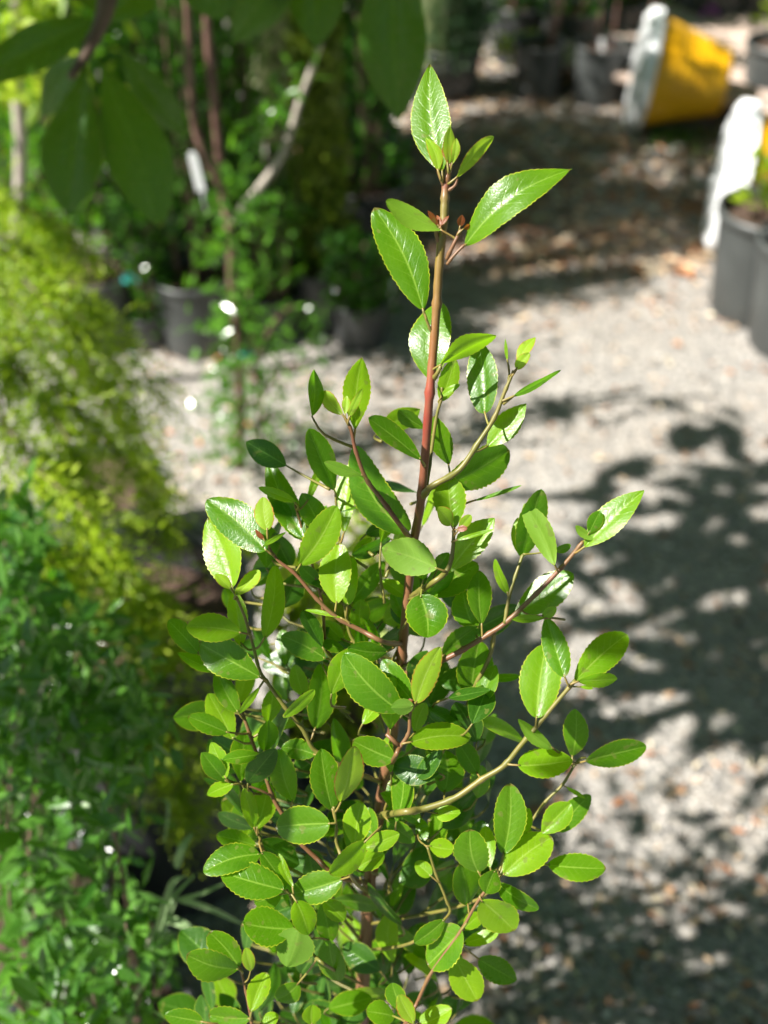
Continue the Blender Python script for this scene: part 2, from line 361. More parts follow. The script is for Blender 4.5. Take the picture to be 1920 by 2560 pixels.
shrub = thing('leafy_shrub', (ROOTP.x, ROOTP.y, 0.0), 'tall bright green shrub with toothed oval leaves in sharp focus at the centre', 'shrub')
full = pts + [pts[-1].lerp(ROOTP, 0.5), ROOTP]
mb = MB()
q = [Vector(p) for p in smooth_path([tuple(p) for p in full], 6)]
nq = len(q)
rad = []
for i, p in enumerate(q):
    t = i / (nq - 1)
    r = 0.00115 + 0.0005 * min(1, t / 0.12) + 0.0004 * min(1, t / 0.6) + 0.0022 * max(0, (t - 0.6) / 0.4)
    r *= 1 + 0.05 * math.sin(i * 1.7) + (0.22 if i % 12 == 5 else 0) * (1 if t > .05 else 0)
    rad.append(r)
tube(mb, q, rad, 14)
part(mb, 'main_stem', MAT_STEM, shrub)
BR = []   # (list of (px,py,d)), for petiole attachment
def branch(reg, lst, z0, z1, r0, r1, mat=None, from_stem=True, regs=None):
    P = []
    n = len(lst)
    for i, e in enumerate(lst):
        rg_ = reg
        if len(e) == 3: rg_, x, y = e
        else: x, y = e
        px, py = Z(rg_, x, y); t = i / (n - 1)
        d = d0(py) + (z0 + (z1 - z0) * t) / 100
        if from_stem and i == 0: d = stem_d(py)
        P.append((px, py, d))
    sp = smooth_path(P, 6)
    v = [at(*p) for p in sp]; nn = len(v)
    m = MB(); sc = 0.53 / FPX * 0.84
    tube(m, v, [sc * (r0 + (r1 - r0) * i / (nn - 1)) * (1 + (0.25 if i % 7 == 3 else 0)) for i in range(nn)], 10)
    part(m, 'branch', mat or MAT_TWIG, shrub)
    BR.extend(sp)
for i in range(len(stem_px) - 1):
    for k in range(4):
        t = k / 4; x = stem_px[i][0] * (1 - t) + stem_px[i + 1][0] * t; y = stem_px[i][1] * (1 - t) + stem_px[i + 1][1] * t
        BR.append((x, y, stem_d(y)))
branch('B', [(775, 1295), (700, 1200), (600, 1060), (510, 940), (450, 780), (420, 650), (385, 580)], 0, 0, 8.5, 4.5, MAT_TWIG2)
branch('B', [(845, 1050), (900, 985), (1060, 890), (1180, 720), (1270, 580), (1330, 430), (1385, 300)], .3, .3, 11, 4.5)
branch('A', [(748, 1300), (790, 1215), (838, 1120)], -.1, -.15, 6.5, 5.5, MAT_TWIG2)
branch('A', [(752, 1330), (800, 1270), (858, 1212)], -.1, -.1, 5.5, 3.5, MAT_TWIG2)
branch('A', [(712, 1215), (690, 1150), (688, 1110)], -.1, -.1, 7, 5.5, MAT_TWIG2)
branch('A', [(748, 900), (800, 862), (814, 812)], 0, 0, 5, 3.6, MAT_TWIG2)
branch('A', [(742, 880), (712, 820), (698, 772)], 0, 0, 5, 3.2, MAT_TWIG2)
branch('A', [(755, 860), (765, 790), (772, 735)], 0, -.15, 7, 4.5, MAT_TWIG2)
branch('A', [(665, 1740), (635, 1670), (610, 1600)], 0, -.1, 5, 3.4, MAT_TWIG)
branch('A', [(672, 2010), (695, 1975), (718, 1930)], -.2, -.3, 8, 4.5, MAT_TWIG)
branch('B', [(1320, 500), (1385, 450)], .3, .3, 5, 3.5, from_stem=False)
branch('B', [(1352, 390), (1358, 300), (1345, 230)], .3, .3, 4, 2, from_stem=False)
branch('B', [(870, 980), (905, 720), (930, 560), (955, 470), (960, 400)], 1.5, 1.5, 6, 4)
branch('B', [(775, 1640), (900, 1560), (985, 1490), (1020, 1390), (1030, 1250)], 0, 0, 10, 5)
branch('C', [(1430, 1445), (1330, 1435), (1200, 1370), (1050, 1290), (930, 1180), (800, 1030), (700, 950), (640, 860), (635, 780)], 0, 0, 8.5, 3.6, MAT_TWIG2)
branch('E', [(1320, 610), (1100, 520), (920, 420), (850, 300), (740, 160), (640, 20), ('C', 590, 1600), ('C', 550, 1450), ('C', 500, 1280), ('C', 440, 1140)], 2, .0, 8, 4)
branch('E', [(1250, 1200), (1060, 1170), (920, 1050), (830, 960), (740, 820), (670, 700), (620, 560), (560, 400), (500, 230), (440, 60), ('C', 400, 1640)], 2, 2, 8, 5, MAT_TWIG2)
branch('E', [(650, 680), (560, 640), (420, 600), (390, 580)], 1.8, .8, 4, 3, MAT_TWIG2, from_stem=False)
branch('E', [(1200, 1560), (900, 1200), (640, 1060), (610, 1000), (560, 820), (500, 650)], 2, 2, 7, 4)
branch('E', [(1190, 1800), (1000, 1700), (900, 1620), (815, 1480), (790, 1330), (750, 1240)], 0, 0, 6, 4)
branch('E', [(1180, 2300), (800, 2250), (570, 2100), (540, 2000), (510, 1850), (475, 1700)], 0, 0, 6, 4, MAT_TWIG2)
branch('E', [(1250, 1260), (1150, 1190), (1050, 980), (1045, 870), (1030, 750)], 0, -.4, 7, 4)
branch('E', [(1330, 590), (1390, 460), (1425, 395), (1475, 310), (1480, 200), (1500, 120)], -.2, -.5, 8, 5, MAT_TWIG2)
branch('E', [(1425, 395), (1340, 320)], -.3, -.3, 8, 6, MAT_TWIG2, from_stem=False)
branch('D', [(0, 1160), (150, 1110), (270, 1060), (400, 990), (530, 910), (620, 850), (760, 720), (900, 580), (1000, 470), (1085, 365)], 1, .2, 10, 6, MAT_TWIG2)
branch('D', [(620, 850), (650, 680), (700, 520), (730, 440)], .5, 1.2, 6, 4, from_stem=False)
branch('D', [(560, 900), (530, 1050), (430, 1250), (370, 1400), (200, 1700)], .8, 2.5, 7, 6, from_stem=False)
branch('F', [(80, 810), (240, 785), (370, 765), (560, 700), (720, 590), (850, 510), (950, 390), (1060, 260), (1150, 150), ('D', 1040, 1185)], .5, -.1, 12, 6)
branch('F', [(40, 1450), (700, 1300), (900, 1000), (1000, 860), (1100, 720), (1200, 620), (1290, 480), (1340, 460)], 2, 2, 6, 3.6)
branch('F', [(10, 2300), (250, 2060), (330, 1930), (420, 1740), (590, 1500), (700, 1310), (820, 1150)], .2, -.3, 7, 4.5, MAT_TWIG2)
branch('F', [(40, 1600), (300, 1560), (520, 1400), (510, 1300), (450, 1150), (400, 990)], 1.2, .8, 6, 4)
branch('C', [(1440, 1560), (1250, 1500), (1130, 1400), (1090, 1150), (1060, 800), (1040, 560)], 3, 3, 6, 4)
branch('C', [(1430, 1620), (1200, 1650), (1000, 1500), (960, 1200), (880, 900), (800, 620)], 3, 2.5, 6, 4, MAT_TWIG2)

# leaf list: region, base, tip, apparent width, depth offset cm, kind, extra
LV = '''A 725 780 650 140 235 0 m f.22 w.45 p
A 700 775 628 575 80 -.1 y b.08 p
A 810 815 1040 570 82 -.1 y b-.08 r30
A 765 745 770 505 75 -.15 y p
A 782 740 808 580 52 -.25 y p
A 755 735 748 590 42 -.25 r p
A 858 1215 1478 745 225 -.1 m g f.2 c.10 r-14 w.45 p
A 725 1130 385 965 118 -.2 l r58 w.62 u
A 612 1600 320 990 250 -.1 m b.05 r8
A 668 2020 700 1545 245 1.6 m g
A 712 1925 1040 1740 135 -.3 l r50 u w.6
A 720 2140 800 1890 120 1.6 l
A 718 2110 828 2040 42 1.4 l
A 705 1105 638 1010 36 -.2 r p
A 712 1105 765 1040 22 -.2 r p
A 716 1110 690 1035 26 -.25 r p
A 828 1112 842 1035 48 -.2 r p
A 845 1120 890 1095 34 -.25 r p
B 1213 555 1172 130 185 .8 m r-20 w.45
B 1405 288 1512 97 78 .2 y p
B 1400 290 1478 195 66 .1 y
B 1350 260 1335 110 20 .3 l p
B 1385 452 1665 300 40 .2 m r60 w.4
B 1225 755 1458 495 150 1.5 l g p
B 955 985 1358 770 225 .9 m r20 w.6
B 860 645 700 535 95 2.5 m w.6
B 1000 860 915 570 140 2.2 m
B 838 828 522 580 135 -.2 m r38 w.6
B 755 1265 440 745 235 1.3 m b-.10 w.45
B 445 655 488 218 172 .1 l f.1 p
B 372 562 250 425 92 -.1 y w.6
B 408 578 490 405 48 -.2 y
B 385 565 395 448 52 -.1 y p
B 492 920 260 845 66 -.1 m u r60 w.6
B 325 1010 170 645 155 2.6 m
B 165 1075 266 800 52 2.5 l
B 380 1262 430 835 135 2.6 l g
B 350 1140 530 1080 15 2.5 m
B 118 1455 335 1105 190 .7 l f.2
B 335 1680 348 1318 190 .7 l r-15
B 400 1690 430 1400 120 2 l
B 430 1420 542 1290 70 4 l
B 420 1680 622 1430 120 4 m
B 750 1645 600 1540 85 3 l
B 740 1780 670 1600 95 3.5 m
B 930 1472 603 1352 222 -.3 l u w.52
B 1035 1232 1000 922 198 -.1 l f.2
B 1015 1215 936 1110 95 -.3 y w.5
B 1062 1238 1132 1155 62 -.3 y
B 1050 1240 1110 1235 40 -.3 r
B 1040 1305 1268 1240 26 -.2 l
B 985 1512 1272 1175 182 .6 l g p
B 930 1480 1002 1380 95 1.5 m
B 832 1628 880 1888 245 -.2 m t.5 c-.10 r10
B 1195 1808 1185 1483 150 .6 m r20
B 890 1645 1172 1440 210 2 m
B 1150 1832 1080 1600 180 2.4 m
B 1627 1452 1448 1088 145 -.3 l u
B 1430 1402 1548 1003 155 1.5 m
B 1430 1402 1408 1170 75 1.5 l
B 1350 1620 1275 1418 62 .8 l t1
D 680 795 1028 555 205 1.2 m g
D 1090 400 1442 58 178 -.1 l g r-12 p
D 1122 312 1187 185 88 -.2 m
D 1165 355 1037 272 52 -.2 l u
D 910 420 1012 385 52 1.4 m
D 440 122 722 30 26 2 m
D 862 820 665 828 48 0 l
D 840 812 928 755 62 .1 l
D 975 1168 866 812 155 -.4 m w.45
D 808 1412 865 975 248 -.1 l
D 1035 1195 1352 912 195 0 l f.15
D 1050 1192 1292 1178 88 -.3 l r20
D 1060 1225 1145 1235 24 -.1 l
D 1020 1640 1040 1358 150 2.6 m
D 1100 1665 1458 1578 152 1.2 m
D 905 1592 698 1418 84 -.1 l u r40
D 698 1692 1022 1658 185 -.2 l f.2
D 62 1552 424 1520 165 -.5 l r-15
D 95 1322 238 988 152 -.6 y2 f.1
D 88 1502 150 1320 92 .8 l
D 265 1852 270 1600 182 2 m
D 460 1742 345 1555 125 1.6 m
D 255 1042 462 868 125 1.6 m
D 420 1300 475 950 215 2.4 m
D 480 1165 722 1160 52 2.5 m
F 850 1032 890 612 195 -.1 m f.3
F 930 942 1002 758 95 .3 l
F 1078 912 1250 730 155 .4 l
F 1180 902 1365 680 135 2.2 m
F 1215 630 1335 702 26 2 l
F 700 1140 650 892 208 -.3 m
F 850 1152 1138 930 225 -.5 l f.15
F 1112 1095 1458 1112 165 .2 m
F 800 1125 745 1265 130 -.8 m
F 818 1208 1058 1362 115 .3 m r30
F 718 1308 912 1485 212 -.4 l w.5
F 605 1478 400 1690 225 -.2 m w.5
F 500 1420 322 1560 110 .3 m
F 555 1635 695 1902 192 0 l w.55
F 610 1482 722 1385 95 .8 l
F 615 1562 818 1500 85 1.2 l g
F 700 1652 925 1782 155 1.6 m
F 322 2035 228 1865 105 -1.2 y2
F 245 1955 188 1795 115 -.2 m
F 350 2040 545 1945 135 .2 l
F 205 1992 38 1958 135 .8 m
F 640 1332 600 1088 175 1.2 m
F 410 982 558 1002 115 .8 l
F 420 1162 328 1078 90 .8 l
F 770 1112 742 860 115 1.2 l
F 450 792 595 788 105 .8 l g t.6
F 160 712 292 558 95 3 m g
F 160 830 322 962 110 2.6 m
F 330 900 408 870 130 2.6 m
E 1195 992 1418 910 115 0 l
E 1218 955 1008 1152 145 -.6 l f.2
E 1165 1112 1330 1028 115 -.4 l
E 1008 850 685 872 225 -.6 m w.5
E 1022 772 958 408 185 -.3 m
E 1075 722 1152 398 155 -.6 y2
E 1148 982 1190 722 165 .8 l
E 1385 472 1140 360 175 .5 m
E 732 1242 358 1132 210 -.4 m w.5
E 1080 1180 782 1270 190 .2 m
E 790 1232 702 1028 55 0 l
E 808 1308 885 1508 155 -.4 l
E 798 1472 492 1440 215 .2 m
E 825 1478 752 1698 235 -.6 m u w.45
E 465 1712 160 1635 180 -.4 m
E 470 1702 292 1495 155 .3 m
E 542 1722 508 1588 78 -.5 y w.5
E 540 1965 632 1732 130 -.6 l
E 252 2025 28 1985 115 .3 m
E 532 2005 288 1985 140 .1 m
E 598 2035 702 1985 85 .3 l
E 822 1798 688 1900 125 .8 m
E 900 2045 902 1925 115 -.2 l
E 1000 1530 1050 1790 155 1.2 m
E 960 1320 1010 1560 135 1.6 m
E 970 1308 1095 1425 115 .8 l
E 402 312 168 215 115 .8 m
E 460 190 335 -60 125 1.6 m
E 432 352 285 80 155 2 l
E 392 602 248 430 115 .8 m
E 390 582 305 368 105 .6 l
E 432 618 278 682 85 .8 l
E 592 440 368 470 85 .8 m
E 790 722 705 408 155 1.2 l
E 620 422 642 240 125 1.2 m
E 920 442 720 398 125 2 m
E 920 292 965 -100 175 1.6 m
E 730 222 917 58 72 .3 l
E 592 40 470 202 42 .4 l
E 640 262 672 55 115 2 l
E 572 882 642 600 145 1.6 l
E 560 882 498 640 95 1.6 l
E 592 1030 255 1132 175 .8 m
E 572 982 332 920 115 1.6 m
E 600 1020 742 1235 125 .6 m
E 722 1268 558 1320 135 1.2 m
C 630 892 276 590 240 -.4 m w.5
C 430 1112 285 700 228 -.1 l f.25
C 636 772 610 575 120 -.2 y
C 422 1122 328 1032 66 -.2 y
C 445 1158 588 1008 95 -.3 y2
C 620 830 562 765 28 -.2 r p
C 600 875 746 785 28 -.3 l
C 855 822 640 365 165 2.2 m
C 802 602 582 518 62 1.8 l
C 850 822 660 600 135 2.6 m
C 622 1412 692 978 135 .5 l
C 482 1378 155 1345 172 -.4 l w.55
C 232 1502 50 1305 135 .6 m
C 320 1602 103 1500 85 .8 m
C 592 1642 225 1440 222 -.1 m
C 480 1450 430 1130 118 .8 l
C 1080 1292 858 1240 28 -.1 l
C 980 1532 718 1398 155 1.6 m
C 1422 1845 1088 1508 245 -.6 m w.52
C 1502 1792 1315 1540 148 -.1 m
C 1352 1492 1113 1470 125 1.2 m
C 1502 1812 1368 1822 95 -.9 m u
C 1490 1800 1475 1770 28 -.7 r
C 1100 1482 953 1440 75 2.2 m
C 960 1092 830 980 95 2.6 m
C 1180 1382 1192 1180 115 3.4 l
C 1080 1422 968 1310 95 3.4 l
C 850 1750 798 1568 105 3.4 l'''
MATIX = {'m': 0, 'l': 1, 'y': 2, 'r': 3, 'y2': 2}
LM = [MAT_LEAF, MAT_LIGHT, MAT_YOUNG, MAT_RED]
rr = random.Random(3)
leaves = []
def nearest_branch(px, py, d):
    best = None
    for (x, y, dd) in BR:
        q_ = (x - px) ** 2 + (y - py) ** 2 + ((dd - d) * 1500) ** 2
        if best is None or q_ < best[0]: best = (q_, x, y, dd)
    return best
for ln in LV.split('\n'):
    tk = ln.split(); reg = tk[0]; bx, by, tx, ty, wpx, zc = map(float, tk[1:7]); kind = tk[7]; ex = tk[8:]
    P0 = Z(reg, bx, by); P1 = Z(reg, tx, ty); wpx /= 2.37
    lpx = math.hypot(P1[0] - P0[0], P1[1] - P0[1])
    roll = rr.uniform(-36, 36); fold = rr.uniform(0.10, 0.24); curl = rr.uniform(-0.02, 0.07); wide = rr.uniform(0.46, 0.58); expo = rr.uniform(0.52, 0.68)
    bend = rr.uniform(-0.05, 0.05); twist = rr.uniform(-.15, .15); flip = False; gl = False; pit = rr.uniform(-0.55, 0.55)
    for e in ex:
        if e[0] == 'f': fold = float(e[1:])
        if e[0] == 'w': wide = float(e[1:])
        if e[0] == 'p': expo = 0.88
        if e[0] == 'r': roll = float(e[1:])
        if e[0] == 'b': bend = float(e[1:])
        if e[0] == 'c': curl = float(e[1:])
        if e[0] == 't': twist = float(e[1:])
        if e[0] == 'u': flip = True
        if e[0] == 'g': gl = True
    d = d0(P0[1]) + zc / 100
    dz = math.tan(pit) * lpx * d / FPX * 0.8
    b = at(P0[0], P0[1], d); t = at(P1[0], P1[1], d + dz)
    view = (CP - (b + t) / 2).normalized()
    if gl:
        H_ = (LDIR + view).normalized(); rt = ray(P1[0], P1[1]); t0 = at(P1[0], P1[1], d)
        dz = -((t0 - b).dot(H_)) / rt.dot(H_); lim = (t0 - b).length * .9; dz = max(-lim, min(lim, dz)); t = t0 + rt * dz
    ax = (t - b).normalized()
    nn = (view - ax * view.dot(ax)).normalized()
    nn = Matrix.Rotation(R(roll), 3, ax) @ nn
    if gl:
        nn = (H_ - ax * H_.dot(ax)).normalized(); roll = math.degrees(math.acos(min(1, abs(nn.dot((view - ax * view.dot(ax)).normalized())))))
    W = wpx * d / FPX / max(0.45, math.cos(R(roll)))
    if flip: nn = -nn
    mb = MB(); L = (t - b).length
    teeth = max(5, int(L / 0.0024)); small = L < 0.012
    leaf_geo(mb, b, t, nn, W, wide, expo, fold, curl, bend, teeth if not small else 7, rr.uniform(0.07, 0.12), rr.uniform(0.004, 0.016), 48 if not small else 26, 8, MATIX[kind], rr, twist)
    # petiole and midrib ridge
    ux, uy = (P1[0] - P0[0]) / lpx, (P1[1] - P0[1]) / lpx
    nb = nearest_branch(P0[0] - ux * 24, P0[1] - uy * 24, d)
    back = b - ax * 0.004
    rp = 0.00042 if not small else 0.0003
    if nb and nb[0] < 75 ** 2:
        tgt = at(nb[1], nb[2], nb[3]); mid = (b + tgt) / 2 + (back - b) * 0.3
        path_tube(mb, [b + ax * 0.001, mid, tgt], rp, rp * 1.5, 6, 3, 4)
    else:
        path_tube(mb, [b + ax * 0.001, back, back - ax * 0.006 + Vector((0, 0.003, -0.004))], rp, rp * 1.4, 6, 3, 4)
    leaves.append((L * W, mb))
leaves.sort(key=lambda a: -a[0])
for k, (a_, mb) in enumerate(leaves[:100]):
    part(mb, 'leaf', LM + [MAT_PETI], shrub)
rest = MB()
def merge(dst, s):
    o = len(dst.v); dst.v.extend(s.v); dst.f.extend([tuple(i + o for i in f) for f in s.f]); dst.uv.extend(s.uv); dst.mi.extend(s.mi)
for a_, mb in leaves[100:]: merge(rest, mb)
# inner and lower foliage filling the bush behind the front leaves
def inside(px, py):
    # silhouette of the bush in the lower part, in source pixels
    prof = [(1000, 800, 960), (1150, 720, 1000), (1300, 640, 1120), (1500, 560, 1180), (1700, 530, 1200), (1900, 540, 1240), (2050, 560, 1270), (2200, 600, 1260), (2400, 560, 1200), (2600, 500, 1120)]
    for (y0, a0, b0), (y1, a1, b1) in zip(prof, prof[1:]):
        if y0 <= py <= y1:
            t = (py - y0) / (y1 - y0); return a0 + (a1 - a0) * t < px < b0 + (b1 - b0) * t
    return False
cnt = 0; rf = random.Random(8); twm = MB()
while cnt < 250:
    py = 1000 + 1620 * rf.random() ** 0.62; px = rf.uniform(480, 1300)
    if not inside(px, py): continue
    cnt += 1
    d = stem_d(py) + rf.uniform(-0.035, 0.075) - (0.02 if py > 1700 else 0)
    an = rf.gauss(90, 55); lp = rf.uniform(80, 150) if py > 1500 else rf.uniform(80, 130)
    a = R(an); P1 = (px + lp * math.cos(a), py - lp * math.sin(a))
    b = at(px, py, d); t = at(P1[0], P1[1], d + rf.uniform(-0.012, 0.012))
    ax = (t - b).normalized(); view = (CP - b).normalized(); nn = (view - ax * view.dot(ax)).normalized()
    nn = Matrix.Rotation(R(rf.uniform(-75, 75)), 3, ax) @ nn
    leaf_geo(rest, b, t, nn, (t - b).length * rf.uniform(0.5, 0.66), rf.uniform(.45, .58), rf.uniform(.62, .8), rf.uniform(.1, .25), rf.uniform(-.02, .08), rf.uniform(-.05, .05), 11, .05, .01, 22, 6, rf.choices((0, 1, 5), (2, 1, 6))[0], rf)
    ctr = at(960 + (px - 960) * 0.55, py + 60, stem_d(py + 60))
    dirn = (ctr - b).normalized() * 0.028
    path_tube(twm, [b, b - ax * 0.004 + dirn * .3, b + dirn], 0.0004, 0.0008, 5, 3)
merge(rest, twm) if False else None
part(rest, 'inner_foliage', LM + [MAT_PETI, MAT_OLD_SHADED], shrub, kind='stuff')
part(twm, 'inner_twigs', MAT_TWIG, shrub, kind='stuff')
# its nursery pot, below the frame
def lathe(mb, prof, n=40, c=Vector((0, 0, 0)), M=None, mi=0, ribs=0):
    vs = []; fs = []
    for (r, z) in prof:
        for k in range(n):
            a = 2 * math.pi * k / n
            p = Vector((r * math.cos(a), r * math.sin(a), z)); vs.append((M @ p if M else p) + c)
    for i in range(len(prof) - 1):
        for k in range(n): fs.append((i * n + k, i * n + (k + 1) % n, (i + 1) * n + (k + 1) % n, (i + 1) * n + k))
    mb.add(vs, fs, None, mi)
def pot_prof(r, h, taper=0.86):
    rb = r * taper; t = 0.004
    return [(0.001, 0.0), (rb * .96, 0.0), (rb, 0.006), (rb + (r - rb) * .45, h * .45), (r * .985, h * .9), (r * .985, h * .905), (r * 1.03, h * .91), (r * 1.045, h * .955), (r * 1.03, h), (r * .985, h), (r * .97, h * .93), (r * .95, h * .80)]
MAT_POT = solid('black_plastic', (0.030, 0.032, 0.033), (0.075, 0.078, 0.078), 0.42, 6, 0.15, bd=0.003)
MAT_POTG = solid('grey_plastic', (0.032, 0.035, 0.034), (0.085, 0.092, 0.090), 0.45, 5, 0.15, bd=0.003)
MAT_SOIL = solid('bark_mulch', (0.02, 0.012, 0.008), (0.13, 0.075, 0.05), 0.9, 90, 1.0, bd=0.01)
def pot_parts(root, r, h, mat=None, taper=0.86):
    mb = MB(); lathe(mb, pot_prof(r, h, taper), 44, root.location); part(mb, 'pot', mat or MAT_POT, root)
    mb = MB(); rs_ = random.Random(int(r * 1e5)); n = 28; vs = [root.location + Vector((0, 0, h * .86))]; 
    rings = 5
    for q_ in range(1, rings + 1):
        for k in range(n):
            a = 2 * math.pi * k / n; rr_ = r * .965 * q_ / rings
            vs.append(root.location + Vector((rr_ * math.cos(a), rr_ * math.sin(a), h * .86 + rs_.uniform(-.005, .005) * (q_ < rings))))
    fs = [(0, 1 + k, 1 + (k + 1) % n) for k in range(n)]
    for q_ in range(rings - 1):
        for k in range(n): fs.append((1 + q_ * n + k, 1 + (q_ + 1) * n + k, 1 + (q_ + 1) * n + (k + 1) % n, 1 + q_ * n + (k + 1) % n))
    mb.add(vs, fs); part(mb, 'soil', MAT_SOIL, root)
pot_parts(shrub, 0.135, 0.27)
# ---------------------------------------------------------------- nursery stock behind
BL_DARK = simple_leaf('glossy_dark_leaf', (0.020, 0.070, 0.010), (0.065, 0.165, 0.022), (0.12, 0.38, 0.012), 0.16, 0.28, 12)
BL_GLOSS = simple_leaf('glossy_mid_leaf', (0.026, 0.090, 0.012), (0.085, 0.200, 0.028), (0.16, 0.46, 0.015), 0.21, 0.30, 14)
BL_MID = simple_leaf('mid_green_leaf', (0.035, 0.110, 0.012), (0.080, 0.200, 0.020), (0.20, 0.52, 0.015), 0.2, 0.34, 12)
BL_LIME = simple_leaf('lime_needle', (0.120, 0.210, 0.007), (0.340, 0.440, 0.014), (0.46, 0.68, 0.02), 0.5, 0.42, 9)
BL_OLIVE = simple_leaf('olive_needle', (0.075, 0.120, 0.010), (0.165, 0.220, 0.020), (0.30, 0.44, 0.02), 0.5, 0.3, 10)
BL_BLUE = simple_leaf('blue_green_needle', (0.030, 0.075, 0.030), (0.070, 0.140, 0.060), (0.10, 0.26, 0.07), 0.5, 0.25, 10)
BL_PALE = simple_leaf('pale_straw_leaf', (0.26, 0.30, 0.12), (0.42, 0.45, 0.24), (0.42, 0.52, 0.18), 0.4, 0.3, 12)
BL_BLADE = simple_leaf('grass_blade', (0.14, 0.24, 0.08), (0.30, 0.42, 0.20), (0.30, 0.50, 0.16), 0.32, 0.3, 15)
BIGL = leaf_mat('big_leaf', (0.022, 0.075, 0.010), (0.040, 0.115, 0.014), (0.16, 0.24, 0.03), (0.09, 0.18, 0.03), (0.05, 0.13, 0.02), (0.20, 0.42, 0.008), rough=0.26, tfac=0.34, veins=0.5)
BARK_R = solid('reddish_bark', (0.07, 0.03, 0.022), (0.20, 0.11, 0.085), 0.6, 25, 0.4)
BARK_G = solid('grey_bark', (0.26, 0.22, 0.18), (0.48, 0.42, 0.36), 0.7, 30, 0.5)
BARK_B = solid('brown_bark', (0.07, 0.045, 0.03), (0.17, 0.11, 0.07), 0.7, 30, 0.5)
WHITE = solid('white_plastic', (0.78, 0.79, 0.80), (0.86, 0.87, 0.88), 0.4, 8)
TEAL = solid('teal_tape', (0.02, 0.26, 0.24), (0.04, 0.36, 0.33), 0.4, 8)
SHADE = solid('dark_backing_cloth', (0.010, 0.014, 0.010), (0.025, 0.032, 0.022), 0.9, 12)

def qleaf(mb, c, ax, nn, L, W, u=None, mi=0):
    sd = ax.cross(nn)
    if sd.length < 1e-4: return
    sd.normalize(); nz = sd.cross(ax)
    u = rb.random() if u is None else u
    vs = [c, c + ax * L * .38 + sd * W * .5 + nz * W * .12, c + ax * L * .75 + sd * W * .33 + nz * W * .05, c + ax * L, c + ax * L * .75 - sd * W * .33 + nz * W * .05, c + ax * L * .38 - sd * W * .5 + nz * W * .12, c + ax * L * .45]
    mb.add(vs, [(0, 1, 6), (1, 2, 6), (2, 3, 6), (3, 4, 6), (4, 5, 6), (5, 0, 6)], [(u, .5)] * 7, mi)
rb = random.Random(77)
def rv(): return Vector((rb.gauss(0, 1), rb.gauss(0, 1), rb.gauss(0, 1))).normalized()
def shrub_bg(name, label, cat, base, h, rad, nst, nlf, L, W, lm_, bark, pot=None, up=0.5, stem_r=0.005, low=0.15, dens=1.0, group=None, col=False, lean=(0, 0), teardrop=False):
    root = thing(name, base, label, cat, group)
    zb = 0.0
    if pot: pot_parts(root, pot[0], pot[1], pot[2] if len(pot) > 2 else None); zb = pot[1] * .84
    st = MB(); fo = MB()
    sts = []
    for k in range(nst):
        a = rb.random() * 6.28; rr_ = rad * rb.random() ** .6 * (0.75 if nst > 1 else 0.1)
        b = base + Vector((math.cos(a) * min(.03, rr_), math.sin(a) * min(.03, rr_), zb - .01))
        top = base + Vector((math.cos(a) * rr_ + lean[0], math.sin(a) * rr_ + lean[1], h * rb.uniform(.8, 1.0)))
        mid = b.lerp(top, .5) + Vector((rb.uniform(-1, 1), rb.uniform(-1, 1), 0)) * rad * .18
        p = [Vector(x) for x in smooth_path([tuple(b), tuple(mid), tuple(top)], 6)]
        sts.append(p); tube(st, p, [stem_r * (1 - .7 * i / (len(p) - 1)) for i in range(len(p))], 6)
    for k in range(nlf):
        p = sts[rb.randrange(nst)]
        t = low + (1 - low) * rb.random() ** .8; x = t * (len(p) - 1); i = min(int(x), len(p) - 2); c = p[i].lerp(p[i + 1], x - i)
        rd = rad * (0.9 if col else (0.55 if nst > 1 else 1.0)) * (1 - (0.55 * t if teardrop or col else 0.25 * t))
        o = rv(); o.z *= .35; c = c + o * rd * rb.random() ** .5
        ax = (rv() + Vector((0, 0, up * 2)) + o * .8).normalized()
        nn = (rv() + Vector((0, 0, .8))).normalized()
        s = rb.uniform(.6, 1.25)
        qleaf(fo, c, ax, nn, L * s, W * s)
    part(st, 'stem', bark, root); part(fo, 'foliage', lm_, root, smooth=False)
    return root

# --- back row of shrubs left of centre (they shade the gravel to their right)
shrub_bg('slender_shrub', 'slender upright dark green shrub behind the reddish sapling trunk', 'shrub', ground(500, 860), 1.15, .13, 7, 1300, .032, .013, BL_DARK, BARK_B, (.085, .17, MAT_POTG), up=.8)
shrub_bg('broad_shrub', 'bushy mid green potted shrub at the far left behind the lime conifer', 'shrub', ground(262, 850), 1.0, .17, 9, 1500, .036, .014, BL_MID, BARK_B, (.085, .17, MAT_POTG), up=.6)
shrub_bg('willowy_shrub', 'tall willowy shrub with tiny pale leaves left of the black shaded gap', 'shrub', ground(610, 760), 1.45, .10, 12, 3000, .030, .010, BL_MID, BARK_B, (.09, .17), up=1.0, low=.05)
shrub_bg('columnar_conifer', 'narrow olive green columnar conifer left of the focused shrub tip', 'conifer', ground(812, 800), 0.95, .09, 1, 6000, .028, .010, BL_OLIVE, BARK_B, (.08, .14), up=1.2, col=True, low=.02)
shrub_bg('dark_shrub', 'dark glossy shrub behind the columnar conifer', 'shrub', ground(915, 600), 1.2, .15, 9, 1700, .034, .016, BL_DARK, BARK_B, (.09, .15), up=.5, low=.05)
shrub_bg('dark_shrub', 'low dark shrub at the foot of the columnar conifer', 'shrub', ground(900, 850), 0.26, .09, 9, 800, .026, .012, BL_DARK, BARK_B, (.06, .10), up=.4, low=.05)
shrub_bg('dark_shrub', 'low leafy shrub between the willowy shrub and the sapling trunk', 'shrub', ground(690, 830), 0.36, .11, 8, 500, .024, .010, BL_MID, BARK_B, (.06, .10), up=.4, low=.05)
